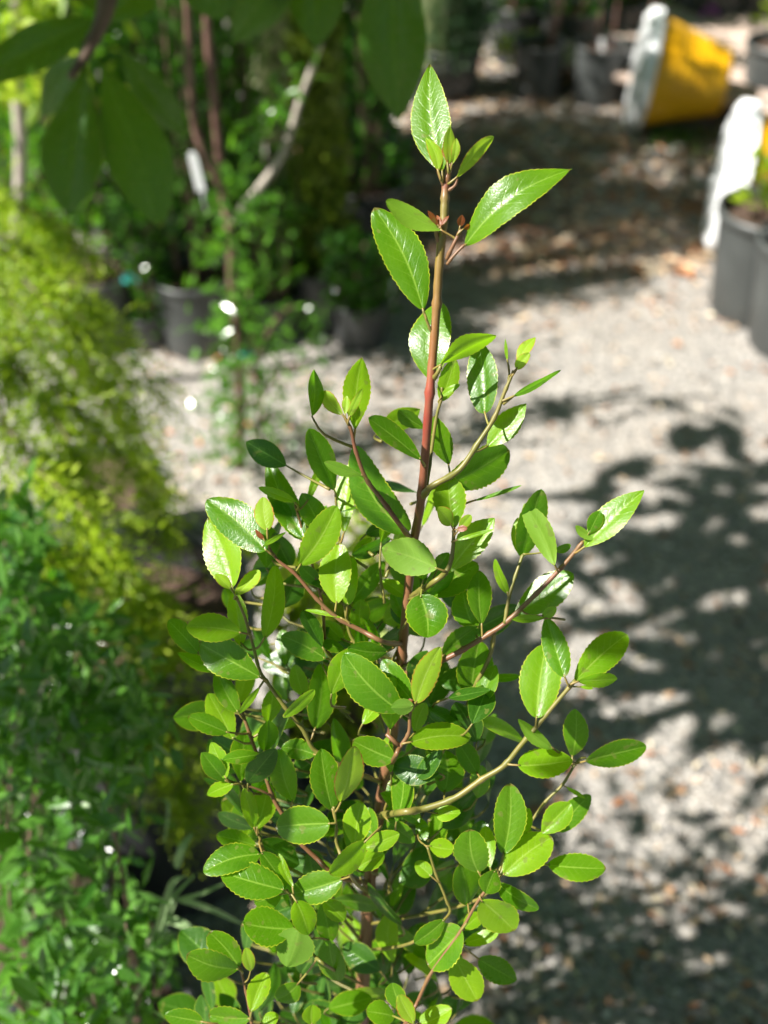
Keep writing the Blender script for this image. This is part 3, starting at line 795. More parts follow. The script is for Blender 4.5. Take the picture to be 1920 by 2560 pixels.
shrub_bg('tall_shrub', 'tall leafy shrub at the top left behind the drooping big leaves', 'shrub', ground(330, 560), 1.3, .28, 12, 2600, .045, .018, BL_LIME, BARK_B, (.12, .2), up=.3, low=.02)
shrub_bg('tall_shrub', 'tall yellowish shrub in the far upper left corner', 'shrub', ground(60, 540), 1.25, .3, 12, 2600, .045, .020, BL_LIME, BARK_B, (.12, .2), up=.2, low=.02)
shrub_bg('tall_shrub', 'dense dark shrub standing behind the black shaded gap', 'shrub', ground(560, 470), 1.3, .28, 12, 2600, .04, .018, BL_DARK, BARK_B, (.12, .2), up=.3, low=.02)
shrub_bg('tall_shrub', 'loose mid green shrub behind the large drooping leaves', 'shrub', ground(420, 640), 1.1, .18, 10, 1600, .04, .014, BL_MID, BARK_B, (.09, .17), up=.4, low=.02)
shrub_bg('leafy_filler_shrub', 'dark leafy shrub behind the left grey pots', 'shrub', ground(385, 720), .75, .2, 10, 1700, .034, .014, BL_DARK, BARK_B, (.08, .14), up=.4, low=.0)
shrub_bg('leafy_filler_shrub', 'mid green leafy shrub at the left edge behind the lime conifer', 'shrub', ground(120, 740), .8, .22, 10, 1700, .034, .014, BL_MID, BARK_B, (.08, .14), up=.4, low=.0)
shrub_bg('leafy_filler_shrub', 'low dark shrub between the two left grey pots', 'shrub', ground(375, 860), .4, .09, 8, 700, .028, .012, BL_DARK, BARK_B, (.05, .08), up=.4, low=.0)
shrub_bg('blue_conifer', 'feathery blue green conifer left of the far row of black pots', 'conifer', ground(1120, 235), .6, .22, 9, 6000, .04, .007, BL_BLUE, BARK_B, (.10, .15), up=.5, low=.0)
shrub_bg('dark_shrub', 'dark shrub at the back above the focused shrub tip', 'shrub', ground(900, 380), .85, .22, 12, 2200, .04, .018, BL_DARK, BARK_B, (.1, .15), up=.3, low=.0)
# weeping pale grass-like plant
def weeping(name, label, base, h, rad, n, mat, L=.5, pot=None):
    root = thing(name, base, label, 'ornamental grass'); zb = 0
    if pot: pot_parts(root, *pot); zb = pot[1] * .8
    mb = MB()
    for k in range(n):
        a = rb.random() * 6.28; r1 = rad * rb.uniform(.3, 1)
        top = base + Vector((math.cos(a) * r1 * .4, math.sin(a) * r1 * .4, h * rb.uniform(.75, 1.0)))
        end = base + Vector((math.cos(a) * r1, math.sin(a) * r1, h * rb.uniform(.2, .75)))
        b = base + Vector((math.cos(a) * .02, math.sin(a) * .02, zb))
        p = [Vector(x) for x in smooth_path([tuple(b), tuple(top), tuple(end)], 7)]
        sd = Vector((-math.sin(a), math.cos(a), rb.uniform(-.4, .4))).normalized(); w_ = rb.uniform(.003, .006); u = rb.random()
        vs = []
        for i, q_ in enumerate(p):
            t = i / (len(p) - 1); ww = w_ * (1 - t ** 3) * .5 + .0003
            vs += [q_ - sd * ww, q_ + sd * ww]
        mb.add(vs, [(2 * i, 2 * i + 1, 2 * i + 3, 2 * i + 2) for i in range(len(p) - 1)], [(u, .5)] * len(vs))
    part(mb, 'blades', mat, root, smooth=False)
weeping('weeping_grass', 'pale weeping grass with hanging sunlit blades at the top behind the grey branch', ground(705, 600), 1.1, .17, 620, BL_PALE, pot=(.09, .16))
weeping('weeping_grass', 'pale straw tuft of grass left of the blue green conifer', ground(1075, 250), .55, .13, 160, BL_PALE, pot=(.08, .12))

# --- grey and black pots seen at the left (in the open)
def empty_pot(label, px, py, r, h, mat, group=None, name='nursery_pot', soil=True):
    g_ = ground(px, py); root = thing(name, g_, label, 'plant pot', group); pot_parts(root, r, h, mat); return root
# reddish sapling with grey side branch
tb = ground(600, 1170)
Y0 = tb.y
root = thing('sapling', tb, 'thin reddish sapling trunk with a forked grey side branch', 'sapling')
mb = MB(); path_tube(mb, [tb + Vector((0, 0, .0)), atY(598, 900, Y0), atY(580, 700, Y0), atY(578, 600, Y0), atY(556, 470, Y0 + .02), atY(536, 250, Y0 + .03), atY(520, 100, Y0 + .03), atY(510, -150, Y0 + .03)], .0085, .006, 10); part(mb, 'trunk', BARK_R, root)
mb = MB(); path_tube(mb, [atY(580, 560, Y0), atY(610, 515, Y0), atY(655, 460, Y0), atY(700, 395, Y0 + .02), atY(728, 325, Y0 + .03), atY(748, 255, Y0 + .04), atY(800, 110, Y0 + .04), atY(840, -60, Y0 + .02)], .007, .004, 10); part(mb, 'branch', BARK_G, root)
mb = MB(); path_tube(mb, [atY(560, 480, Y0), atY(500, 360, Y0), atY(478, 250, Y0), atY(470, 60, Y0), atY(460, -100, Y0)], .007, .005, 8); part(mb, 'branch', BARK_R, root)
mb = MB()
for k in range(420):
    py = rb.uniform(480, 1190); c = atY(590 + rb.gauss(0, 55), py, Y0 + rb.uniform(-.06, .06))
    qleaf(mb, c, rv(), rv(), rb.uniform(.02, .035), rb.uniform(.008, .014))
for k in range(110):
    t = rb.random(); c = atY(560 + 190 * t + rb.gauss(0, 25), 560 - 330 * t + rb.gauss(0, 30) - 60, Y0 + rb.uniform(-.05, .1))
    qleaf(mb, c, (rv() + Vector((0, 0, -.6))).normalized(), rv(), rb.uniform(.02, .04), rb.uniform(.008, .012))
part(mb, 'foliage', BL_MID, root, smooth=False)
# second thin sapling beside it
tb2 = ground(655, 1130)
root = thing('sapling', tb2, 'bare twiggy young sapling right of the reddish trunk over sunlit gravel', 'sapling')
mb = MB(); Y1 = tb2.y
for (a, b, c_) in (((655, 1125), (640, 980), (622, 720)), ((650, 1000), (700, 930), (790, 900)), ((645, 960), (600, 900), (560, 860)), ((640, 900), (690, 800), (740, 760)), ((650, 1060), (700, 1040), (760, 1090)), ((640, 1010), (580, 1000), (520, 1010))):
    path_tube(mb, [atY(*a, Y1), atY(*b, Y1 + .02), atY(*c_, Y1 - .02)], .005, .0025, 6)
part(mb, 'trunk', BARK_R, root)
mb = MB()
for k in range(480):
    c = atY(rb.uniform(530, 820), rb.uniform(760, 1120), Y1 + rb.uniform(-.08, .08)); qleaf(mb, c, rv(), rv(), rb.uniform(.014, .026), rb.uniform(.006, .01))
part(mb, 'foliage', BL_MID, root, smooth=False)
# pale trunk at the far left
tb = ground(20, 1000); Y2 = tb.y
root = thing('pale_tree', tb, 'young tree with a pale bare trunk along the left edge', 'tree')
mb = MB(); path_tube(mb, [tb, atY(22, 800, Y2), atY(28, 640, Y2), atY(48, 520, Y2), atY(50, 330, Y2), atY(36, 160, Y2), atY(44, 0, Y2), atY(60, -240, Y2)], .013, .009, 10); part(mb, 'trunk', BARK_G, root)
mb = MB()
for k in range(520):
    c = atY(60 + rb.gauss(0, 90), rb.uniform(-260, 260), Y2 + rb.gauss(0, .12)); qleaf(mb, c, rv(), rv(), rb.uniform(.03, .05), rb.uniform(.012, .02))
part(mb, 'crown', BL_LIME, root, smooth=False)
# plant tags
def plant_tag(label, px, py, Y, h, mat=WHITE, wd=.014):
    b = atY(px, py, Y); root = thing('plant_tag', b, label, 'plant tag')
    mb = MB(); t = .0012
    prof = [(-wd / 2, .0), (wd / 2, .0), (wd / 2, h * .9), (wd * .3, h), (-wd * .3, h), (-wd / 2, h * .9)]
    vs = [b + Vector((x - .14 * z, -t if s else t, z)) for s in (0, 1) for x, z in prof]
    fs = [(0, 1, 2, 3, 4, 5), (11, 10, 9, 8, 7, 6)] + [(k, k + 6, (k + 1) % 6 + 6, (k + 1) % 6) for k in range(6)]
    mb.add(vs, fs); part(mb, 'label_card', mat, root, smooth=False)
    mb = MB(); tube(mb, [b + Vector((0, .002, .004)), b + Vector((.004, .003, -.035))], [.0018, .0018], 6); part(mb, 'stake', mat, root)
plant_tag('white upright plant tag left of the reddish sapling trunk', 503, 478, Y0 - .05, .062)
plant_tag('white plant tag in the foot of the dark low shrub', 980, 735, ground(865, 850).y, .04)
plant_tag('white plant tag standing in the middle far pot', 1505, 135, ground(1495, 250).y - .02, .045)
def tape(label, px, py, Y, s):
    c = atY(px, py, Y); mb = MB(); n = 14
    vs = []
    for k in range(n):
        a = 6.28 * k / n; r_ = s * (1 + .15 * math.sin(k * 2.3))
        vs += [Vector((r_ * math.cos(a), r_ * math.sin(a), -s * .45)), Vector((r_ * .9 * math.cos(a), r_ * .9 * math.sin(a), s * .5))]
    fs = [(2 * k, 2 * ((k + 1) % n), 2 * ((k + 1) % n) + 1, 2 * k + 1) for k in range(n)]
    # a loose tail of ribbon
    o_ = len(vs); vs += [Vector((s, 0, s * .3)), Vector((s, 0, -s * .3)), Vector((s * 2.1, -s * .5, -s * 1.0)), Vector((s * 2.1, -s * .5, -s * .3))]
    fs.append((o_, o_ + 1, o_ + 2, o_ + 3))
    mb.add(vs, fs); ob = mb.build('marking_tape', TEAL); ob.location = c; tag(ob, label, 'tape')
tape('teal marking tape tied above the left grey pot', 318, 695, ground(350, 845).y - .1, .011)
tape('teal marking tape near the ground left of the sapling', 330, 880, ground(350, 880).y, .012)
tape('teal marking tape on the sapling stem', 608, 880, Y0, .009)
tape('teal marking tape low on the golden conifer branches', 322, 1425, 1.0, .007)

# --- drooping big leaves of the tree at the upper left
DB = 1.12
tr_base = Vector((-0.62, 0.95, 0))
root = thing('large_leaf_tree', tr_base, 'tree with long dark drooping leaves hanging in the upper left corner', 'tree')
mb = MB(); path_tube(mb, [tr_base, tr_base + Vector((.02, 0, .6)), tr_base + Vector((.04, .0, 1.2)), at(330, -420, DB), ], .022, .012, 10); part(mb, 'trunk', BARK_B, root)
mb = MB(); path_tube(mb, [at(330, -420, DB), at(285, -120, DB), at(268, 0, DB), at(252, 60, DB), at(218, 130, DB), at(175, 195, DB)], .012, .0035, 8); part(mb, 'branch', BARK_B, root)
mb = MB(); path_tube(mb, [at(330, -420, DB), at(700, -260, DB), at(900, -180, DB), at(1010, -120, DB), at(1020, -60, DB)], .010, .004, 8); part(mb, 'branch', BARK_B, root)
def big(b, t, wpx, d, dz=0.0, roll=0, wide=.55, bend=0.0, curl=.05, expo=.88):
    mb = MB(); B_ = at(*b, d); T_ = at(*t, d + dz); ax = (T_ - B_).normalized(); view = (CP - B_).normalized()
    nn = Matrix.Rotation(R(roll), 3, ax) @ (view - ax * view.dot(ax)).normalized()
    leaf_geo(mb, B_, T_, nn, wpx * d / FPX / max(.4, math.cos(R(roll))), wide, expo, .15, curl, bend, 0, 0, .012, 30, 8)
    part(mb, 'leaf', BIGL, root)
big((215, 150), (165, 540), 150, DB, .02, 18, .62)
big((245, 140), (408, 570), 165, DB, .03, -22, .60)
big((300, 120), (470, 345), 95, DB + .06, .03, 30)
big((235, 50), (-90, 215), 105, DB - .02, -.02, 12, .45)
big((255, 60), (400, -90), 120, DB, .05, 10)
big((250, 40), (150, -130), 110, DB, .05, 10)
big((215, 130), (95, 290), 80, DB + .04, .05, 40)
big((500, -120), (560, 50), 150, DB + .03, .02, 10)
big((740, -160), (585, 110), 130, DB + .05, .02, -20)
big((800, -200), (790, 120), 150, DB + .08, .03, 15)
big((985, -200), (992, 300), 175, DB - .10, .04, 20, .60, expo=.9)
big((640, -220), (690, 20), 110, DB + .05, .02, -30)
big((1050, -160), (1200, -60), 120, DB, .02, -30)

# its upper crown, above the frame
mb = MB()
for k in range(290):
    c = Vector((-.69 + rb.gauss(0, .20), 1.14 + rb.gauss(0, .20), 1.62 + rb.gauss(0, .13)))
    ax = (rv() + Vector((0, 0, -.5))).normalized(); nn = (rv() + Vector((0, 0, 1))).normalized()
    leaf_geo(mb, c, c + ax * rb.uniform(.11, .17), nn if abs(nn.dot(ax)) < .95 else Vector((1, 0, 0)), rb.uniform(.045, .06), .55, .75, .12, .05, 0, 0, 0, .01, 10, 4)
for k in range(14):
    a = tr_base + Vector((.04, 0, 1.2)); e = Vector((-.72 + rb.gauss(0, .2), 1.0 + rb.gauss(0, .22), 1.62 + rb.gauss(0, .13)))
    path_tube(mb, [a, a.lerp(e, .5) + Vector((0, 0, .08)), e], .008, .003, 6, 4, 1)
part(mb, 'crown', [BIGL, BARK_B], root)
# --- golden weeping conifer on the left
gb = ground(140, 1700); gb = Vector((-0.42, 1.02, 0))
root = thing('weeping_conifer', gb, 'golden lime weeping conifer with feathery drooping sprays at the left', 'conifer')
pot_parts(root, .12, .20)
apex = at(-40, 560, 1.45); apex.y = gb.y + .05
mb = MB(); path_tube(mb, [gb + Vector((0, 0, .17)), gb + Vector((.01, 0, .5)), apex], .010, .004, 8); part(mb, 'trunk', BARK_B, root)
SPR = [((-60, 560), (90, 640), (250, 790), 1.45), ((-60, 600), (120, 700), (300, 930), 1.42), ((-60, 640), (60, 800), (230, 1090), 1.38), ((-80, 700), (90, 820), (330, 1010), 1.45),
       ((-60, 760), (40, 900), (180, 1200), 1.30), ((-40, 640), (200, 760), (420, 1010), 1.5), ((20, 900), (160, 1080), (240, 1250), 1.28),
       ((0, 1050), (180, 1260), (330, 1500), 1.25), ((60, 1150), (250, 1330), (375, 1670), 1.22), ((0, 1250), (130, 1400), (200, 1600), 1.22), ((200, 1300), (330, 1450), (480, 1640), 1.25), ((230, 1440), (360, 1500), (400, 1640), 1.28), ((120, 960), (280, 1120), (430, 1330), 1.35), ((250, 1450), (420, 1640), (530, 1990), 1.3), ((300, 1800), (400, 1870), (470, 2050), 1.3), ((-50, 500), (60, 520), (220, 640), 1.5), ((60, 700), (200, 860), (360, 1180), 1.4), ((-60, 700), (0, 1000), (30, 1300), 1.3), ((150, 900), (330, 1050), (430, 1250), 1.5)]
for (a, b, c_, d) in SPR:
    mb = MB()
    P = [Vector(x) for x in smooth_path([tuple(at(*a, d)), tuple(at(*b, d - .02)), tuple(at(*c_, d - .01))], 12)]
    tube(mb, P, [.0022 * (1 - .75 * i / (len(P) - 1)) for i in range(len(P))], 5, 1)
    for i in range(len(P) - 1):
        t = i / (len(P) - 1); dr = (P[i + 1] - P[i]).normalized()
        for k in range(5):
            o = rv(); side = (dr * .7 + o * 1.0 + Vector((0, 0, -.35))).normalized(); ln_ = rb.uniform(.02, .095) * (1 - .4 * t)
            b0 = P[i].lerp(P[i + 1], rb.random())
            for j in range(8):
                q_ = b0 + side * ln_ * j / 8 + Vector((0, 0, -.03 * (j / 8) ** 2))
                qleaf(mb, q_, (side + rv() * .7).normalized(), rv(), rb.uniform(.009, .015), rb.uniform(.0026, .0042))
    part(mb, 'spray', [BL_LIME, BARK_B], root, smooth=False)

# --- glossy small leaved shrub at the lower left
def glossy(name, label, base, zones, n, L, lm_, cat='shrub', pot=(.12, .2), bark=BARK_B, dr=(.85, 1.15)):
    root = thing(name, base, label, cat); pot_parts(root, *pot)
    st = MB(); fo = MB(); tw = []
    for k in range(26):
        z_ = zones[rb.randrange(len(zones))]
        e = at(rb.gauss(z_[0], z_[2] * .5), rb.gauss(z_[1], z_[3] * .5), rb.uniform(*dr)); b = base + Vector((0, 0, pot[1] * .8))
        m_ = b.lerp(e, .5) + rv() * .04; P = [Vector(x) for x in smooth_path([tuple(b), tuple(m_), tuple(e)], 8)]
        tube(st, P, [.003 * (1 - .7 * i / (len(P) - 1)) for i in range(len(P))], 5); tw.append(P)
    for k in range(n):
        if rb.random() < .35:
            P = tw[rb.randrange(len(tw))]; i = rb.randrange(len(P) // 3, len(P)); c = P[i] + rv() * .02
        else:
            z_ = zones[rb.randrange(len(zones))]
            c = at(rb.gauss(z_[0], z_[2] * .55), rb.gauss(z_[1], z_[3] * .55), rb.uniform(*dr))
        s = rb.uniform(.6, 1.3)
        qleaf(fo, c, (rv() + Vector((0, -.3, .4))).normalized(), (rv() * .75 + Vector((-.455, -.607, .652))).normalized(), L * s, L * (.24 if rb.random() < .5 else .42) * s)
    part(st, 'stem', bark, root); part(fo, 'foliage', lm_, root, smooth=False)
    return root
glossy('small_leaved_shrub', 'dense dark shrub with tiny glossy leaves filling the lower left corner', Vector((-.30, .62, 0)), [(80, 1750, 110, 180), (200, 1950, 130, 160), (120, 2150, 150, 180), (250, 2350, 150, 150), (150, 2520, 180, 120), (-20, 1900, 90, 300), (330, 1800, 70, 120)], 2000, .025, BL_GLOSS, dr=(.80, 1.2))
glossy('small_leaved_shrub', 'brighter green fine leaved shrub at the left edge above the corner', Vector((-.42, .78, 0)), [(40, 1550, 90, 130), (170, 1620, 110, 120), (40, 1380, 60, 130), (260, 1760, 80, 90)], 1100, .025, BL_GLOSS, dr=(.95, 1.2))
glossy('low_shrub', 'low lime green shrub in front of the glossy shrub at the bottom left', Vector((-.16, .48, 0)), [(180, 2520, 110, 70), (60, 2440, 60, 60)], 200, .017, BL_MID, dr=(.86, .98), pot=(.08, .14))
# stray grass
root = thing('grass_clump', ground(400, 2420), 'stray grass clump with bent pale blades beside the glossy shrub', 'grass'); gY = 1.02
BLD = [((370, 2370), (420, 2260), (489, 2185), 12), ((441, 2247), (520, 2270), (610, 2312), 15), ((402, 2295), (455, 2310), (525, 2358), 22), ((446, 2250), (500, 2235), (568, 2205), 11), ((395, 2330), (430, 2210), (470, 2190), 20), ((205, 2008), (270, 2045), (358, 2106), 17), ((211, 1895), (280, 1918), (372, 1925), 15), ((270, 1740), (300, 1700), (315, 1650), 20), ((440, 2170), (455, 2120), (480, 2085), 20), ((230, 1650), (275, 1690), (240, 1760), 14), ((150, 2100), (165, 2150), (160, 2200), 14), ((380, 2000), (420, 2010), (410, 2110), 9), ((100, 2010), (110, 1970), (130, 1930), 10), ((330, 2500), (380, 2420), (375, 2360), 12), ((412, 2420), (400, 2350), (440, 2250), 10)]
for (a, b, c_, w_) in BLD:
    mb = MB(); d = rb.uniform(.86, .98); P = [Vector(x) for x in smooth_path([tuple(at(*a, d)), tuple(at(*b, d - .01)), tuple(at(*c_, d))], 8)]
    vs = []; u = rb.uniform(.4, 1)
    dr = (P[-1] - P[0]).normalized(); view = (CP - P[0]).normalized(); sd = (Matrix.Rotation(rb.uniform(-.5, .5), 3, dr) @ dr.cross(view)).normalized(); nz = sd.cross(dr)
    for i, q_ in enumerate(P):
        t = i / (len(P) - 1); ww = w_ * d / FPX * .5 * (1 - .85 * t ** 4) * (.5 + min(.5, t * 3))
        vs += [q_ - sd * ww, q_ - nz * ww * .5, q_ + sd * ww]
    mb.add(vs, [(3 * i + j, 3 * i + j + 1, 3 * i + j + 4, 3 * i + j + 3) for i in range(len(P) - 1) for j in (0, 1)], [(u, .5)] * len(vs)); part(mb, 'blade', BL_BLADE, root)
mb = MB(); path_tube(mb, [ground(400, 2420), at(372, 2380, 1.0), at(380, 2320, .94)], .002, .0015, 6); part(mb, 'stem', BARK_G, root)
# black pots in deep shade under the conifer
def potted_dark(label, px, py, r, h):
    return empty_pot(label, px, py, r, h, MAT_POT)
potted_dark('tall black pot in deep shade between the glossy shrub and the focused shrub', 425, 2120, .135, .44)
potted_dark('grey black pot behind the drooping conifer sprays', 285, 1400, .10, .17)

shrub_bg('low_bush', 'low yellow green bush on the gravel seen through the focused shrub', 'shrub', Vector((-.07, 1.12, 0)), .44, .11, 10, 700, .030, .014, BL_LIME, BARK_B, (.06, .11), up=.4, low=.1)
# --- far row of pots at the top right
def potted(name, label, px, py, r, h, mat=MAT_POTG, ph=.7, prad=.14, nst=3, n=260, L=.04, W=.02, lm_=BL_MID, up=.4, bark=BARK_R, low=.3):
    return shrub_bg(name, label, 'potted plant', ground(px, py), ph, prad, nst, n, L, W, lm_, bark, (r, h, mat), up=up, low=low)
potted('potted_shrub', 'far grey pot with a thin reddish stem and dark leaves, leftmost of the top row', 1340, 243, .078, .170, nst=2, n=170, low=.5)
potted('potted_shrub', 'far grey pot with lime leaves and a white tag, middle of the top row', 1490, 252, .080, .175, nst=2, n=140, lm_=BL_LIME, low=.45)
potted('potted_shrub', 'black pot partly hidden behind the first yellow tub', 1578, 250, .072, .165, MAT_POT, nst=2, n=160, low=.4)
potted('potted_shrub', 'dark leafy pot in the shade behind the far row', 1420, 165, .085, .18, MAT_POT, ph=1.0, n=900, lm_=BL_DARK, prad=.25, nst=6, low=.0)
potted('potted_shrub', 'dark leafy pot behind the thin reddish stem in the far row', 1290, 150, .085, .18, MAT_POT, ph=1.0, n=900, lm_=BL_DARK, prad=.25, nst=6, low=.0)
potted('potted_shrub', 'dark leafy pot in the shade behind the black pot of the far row', 1560, 140, .085, .18, MAT_POT, ph=.9, n=700, lm_=BL_DARK, prad=.2, nst=6, low=.0)
mbl = MB(); r0_ = ground(1300, 215)
root = thing('lime_seedling', r0_, 'small lime leaved seedling at the left foot of the far grey pots', 'seedling')
path_tube(mbl, [r0_, r0_ + Vector((.01, 0, .08)), r0_ + Vector((-.02, 0, .2))], .003, .0015, 6); part(mbl, 'stem', BARK_R, root)
mbl = MB()
for k in range(42):
    c = atY(1285 + rb.gauss(0, 25), 105 + rb.gauss(0, 22), r0_.y + rb.gauss(0, .03)); qleaf(mbl, c, rv(), rv(), .035, .02)
part(mbl, 'foliage', BL_LIME, root, smooth=False)
# --- yellow tubs lying on their sides with white tops
YEL = solid('yellow_plastic', (0.70, 0.33, 0.004), (0.84, 0.48, 0.010), 0.35, 5, 0.1, bd=.004)
LIDW = solid('white_top', (0.80, 0.81, 0.82), (0.88, 0.89, 0.90), 0.6, 30, .5, bd=.006)
def tub(label, cpx, cpy, gpy, r1, r2, L, phi, rag, group):
    gy = ground(cpx, gpy); c = Vector((gy.x, gy.y, 0))
    s = (r1 - r2) / L; el = R(6)
    ax = Vector((math.cos(phi) * math.cos(el), math.sin(phi) * math.cos(el), -math.sin(el)))
    zc = r1 * math.cos(el); cen = c + Vector((0, 0, zc + .004))
    root = thing('yellow_tub', c, label, 'tub', group)
    Zx = ax.cross(Vector((0, 0, 1))).normalized(); Yx = Zx.cross(ax)
    M = Matrix((Zx, Yx, ax)).transposed()
    prof = [(r1, 0), (r1, .012), (r1 * .965, .014)]
    nr = 12
    for k in range(nr):
        t = (k + 1) / nr; rr_ = r1 * .965 + (r2 - r1 * .965) * t
        prof.append((rr_, L * t))
        if k > 3: prof.append((rr_ - .0035, L * t + .003)); prof.append((rr_ - .0035, L * t + .007))
    prof += [(r2 * .9, L + .012), (.002, L + .012)]
    mb = MB(); lathe(mb, prof, 56, cen, M); part(mb, 'tub_body', YEL, root)
    rt = random.Random(int(cpx)); n = 64; rings = 9; vs = []; fs = []
    ph = [rt.uniform(0, 6.28) for _ in range(5)]
    def rim(a): return r1 * (1.02 + rag * (.5 * math.sin(5 * a + ph[0]) + .35 * math.sin(9 * a + ph[1]) + .25 * math.sin(14 * a + ph[2])))
    def bump(a, q_): return rag * .22 * (math.sin(7 * a + ph[3] + q_ * 4) + math.sin(4 * a + ph[4] - q_ * 7)) * q_
    vs.append(cen + M @ Vector((0, 0, -.022)))
    for q_ in range(1, rings + 1):
        for k in range(n):
            a = 2 * math.pi * k / n; rr_ = rim(a) * q_ / rings; qq = q_ / rings
            zz = -.022 * (1 - qq ** 6) - .012 * (qq > .85) + bump(a, qq) * r1
            vs.append(cen + M @ Vector((rr_ * math.cos(a), rr_ * math.sin(a), zz)))
    for k in range(n):
        a = 2 * math.pi * k / n; vs.append(cen + M @ Vector((rim(a) * 1.0 * math.cos(a), rim(a) * math.sin(a), .020)))
    fs += [(0, 1 + (k + 1) % n, 1 + k) for k in range(n)]
    for q_ in range(rings):
        for k in range(n): fs.append((1 + q_ * n + k, 1 + q_ * n + (k + 1) % n, 1 + (q_ + 1) * n + (k + 1) % n, 1 + (q_ + 1) * n + k))
    mb = MB(); mb.add(vs, fs); part(mb, 'white_top', LIDW, root)
tub('yellow ridged tub on its side with a smooth white top, the farther of the two', 1590, 180, 318, .165, .095, .22, R(-8), .010, 'yellow tubs lying on their sides')
tub('yellow tub on its side with a lumpy white top, beside the right grey pots', 1795, 440, 612, .172, .10, .24, R(-10), .03, 'yellow tubs lying on their sides')
# --- big grey pots at the right edge
potted('potted_shrub', 'large grey pot at the right edge touching the nearer yellow tub', 1885, 775, .115, .245, ph=.42, prad=.10, nst=5, n=160, L=.035, W=.016, lm_=BL_LIME)
potted('potted_shrub', 'large grey pot cut off by the right edge, nearest of all', 1985, 860, .115, .245, ph=.45, prad=.10, nst=5, n=120, L=.03, W=.014, lm_=BL_MID)
potted('potted_shrub', 'dark grey pot beyond the pallet at the right edge with fresh green sprigs', 1930, 290, .11, .22, ph=.45, prad=.14, nst=5, n=170, L=.04, W=.012, lm_=BL_LIME)
potted('potted_shrub', 'grey pot behind the pallet at the top edge with a purple flower', 1770, 95, .12, .24, ph=.5, prad=.1, nst=3, n=50, L=.05, W=.012, lm_=BL_LIME)
potted('potted_shrub', 'grey pot at the top edge left of the purple flower', 1680, 70, .11, .22, ph=.5, prad=.12, nst=4, n=110, L=.05, W=.018, lm_=BL_MID)
potted('potted_shrub', 'black pot in the top right corner behind the others', 1885, 100, .11, .22, MAT_POT, ph=.5, prad=.12, nst=4, n=90, L=.04, W=.018, lm_=BL_MID)
PURP = simple_leaf('purple_petal', (0.45, 0.10, 0.48), (0.62, 0.20, 0.62), (0.75, .25, .75), .5, .3)
fb = atY(1768, 75, ground(1770, 95).y - .12); root = thing('purple_flower', fb, 'drooping purple flower spike at the top right edge', 'flower')
mb = MB(); path_tube(mb, [fb + Vector((-.05, .1, -.06)), fb + Vector((-.03, .03, .09)), fb + Vector((0, 0, .05))], .002, .0015, 6); part(mb, 'stem', BARK_G, root)
mb = MB()
for k in range(70): 
    o = rv(); qleaf(mb, fb + Vector((o.x * .02, o.y * .02, .035 + o.z * .03)), (o + Vector((0, 0, -.5))).normalized(), rv(), .022, .012)
part(mb, 'petals', PURP, root, smooth=False)
# --- weathered timber pallet
WOOD = solid('weathered_timber', (0.40, 0.29, 0.23), (0.56, 0.45, 0.38), 0.75, 14, .4, stretch=(1, 8, 8))
def box(mb, c, ax, L, W, H, mi=0, bev=.003):
    sd = Vector((-ax.y, ax.x, 0)).normalized(); up = Vector((0, 0, 1)); vs = []
    for sx in (-1, 1):
        for (a, b) in ((-W / 2 + bev, 0), (W / 2 - bev, 0), (W / 2, bev), (W / 2, H - bev), (W / 2 - bev, H), (-W / 2 + bev, H), (-W / 2, H - bev), (-W / 2, bev)):
            vs.append(c + ax * (sx * L / 2) + sd * a + up * b)
    fs = [tuple(range(7, -1, -1)), tuple(range(8, 16))] + [(k, (k + 1) % 8, (k + 1) % 8 + 8, k + 8) for k in range(8)]
    mb.add(vs, fs, None, mi)
pc = ground(1800, 190); root = thing('timber_pallet', pc, 'weathered pinkish timber pallet on the ground behind the yellow tubs', 'pallet')
pax = Vector((math.cos(R(-38)), math.sin(R(-38)), 0)); psd = Vector((-pax.y, pax.x, 0))
for k in range(3):
    mb = MB(); box(mb, pc + pax * (k - 1) * .42 + Vector((0, 0, .002)), psd, .95, .09, .08); part(mb, 'bearer', WOOD, root, smooth=False)
for k in range(7):
    mb = MB(); box(mb, pc + psd * (k - 3) * .14 + Vector((0, 0, .084)), pax, 1.05 + .02 * (k % 3), .115, .022); part(mb, 'board', WOOD, root, smooth=False)
mb = MB()
for k in range(160):
    p_ = ground(1700 + rb.gauss(0, 55), 355 + rb.gauss(0, 16)); qleaf(mb, p_ + Vector((0, 0, .004)), (rv() + Vector((0, 0, 1))).normalized(), rv(), rb.uniform(.02, .05), .006)
o = mb.build('weeds', BL_MID, None, False); tag(o, 'small green weeds sprouting on the ground below the yellow tub', 'weeds', kind='stuff')

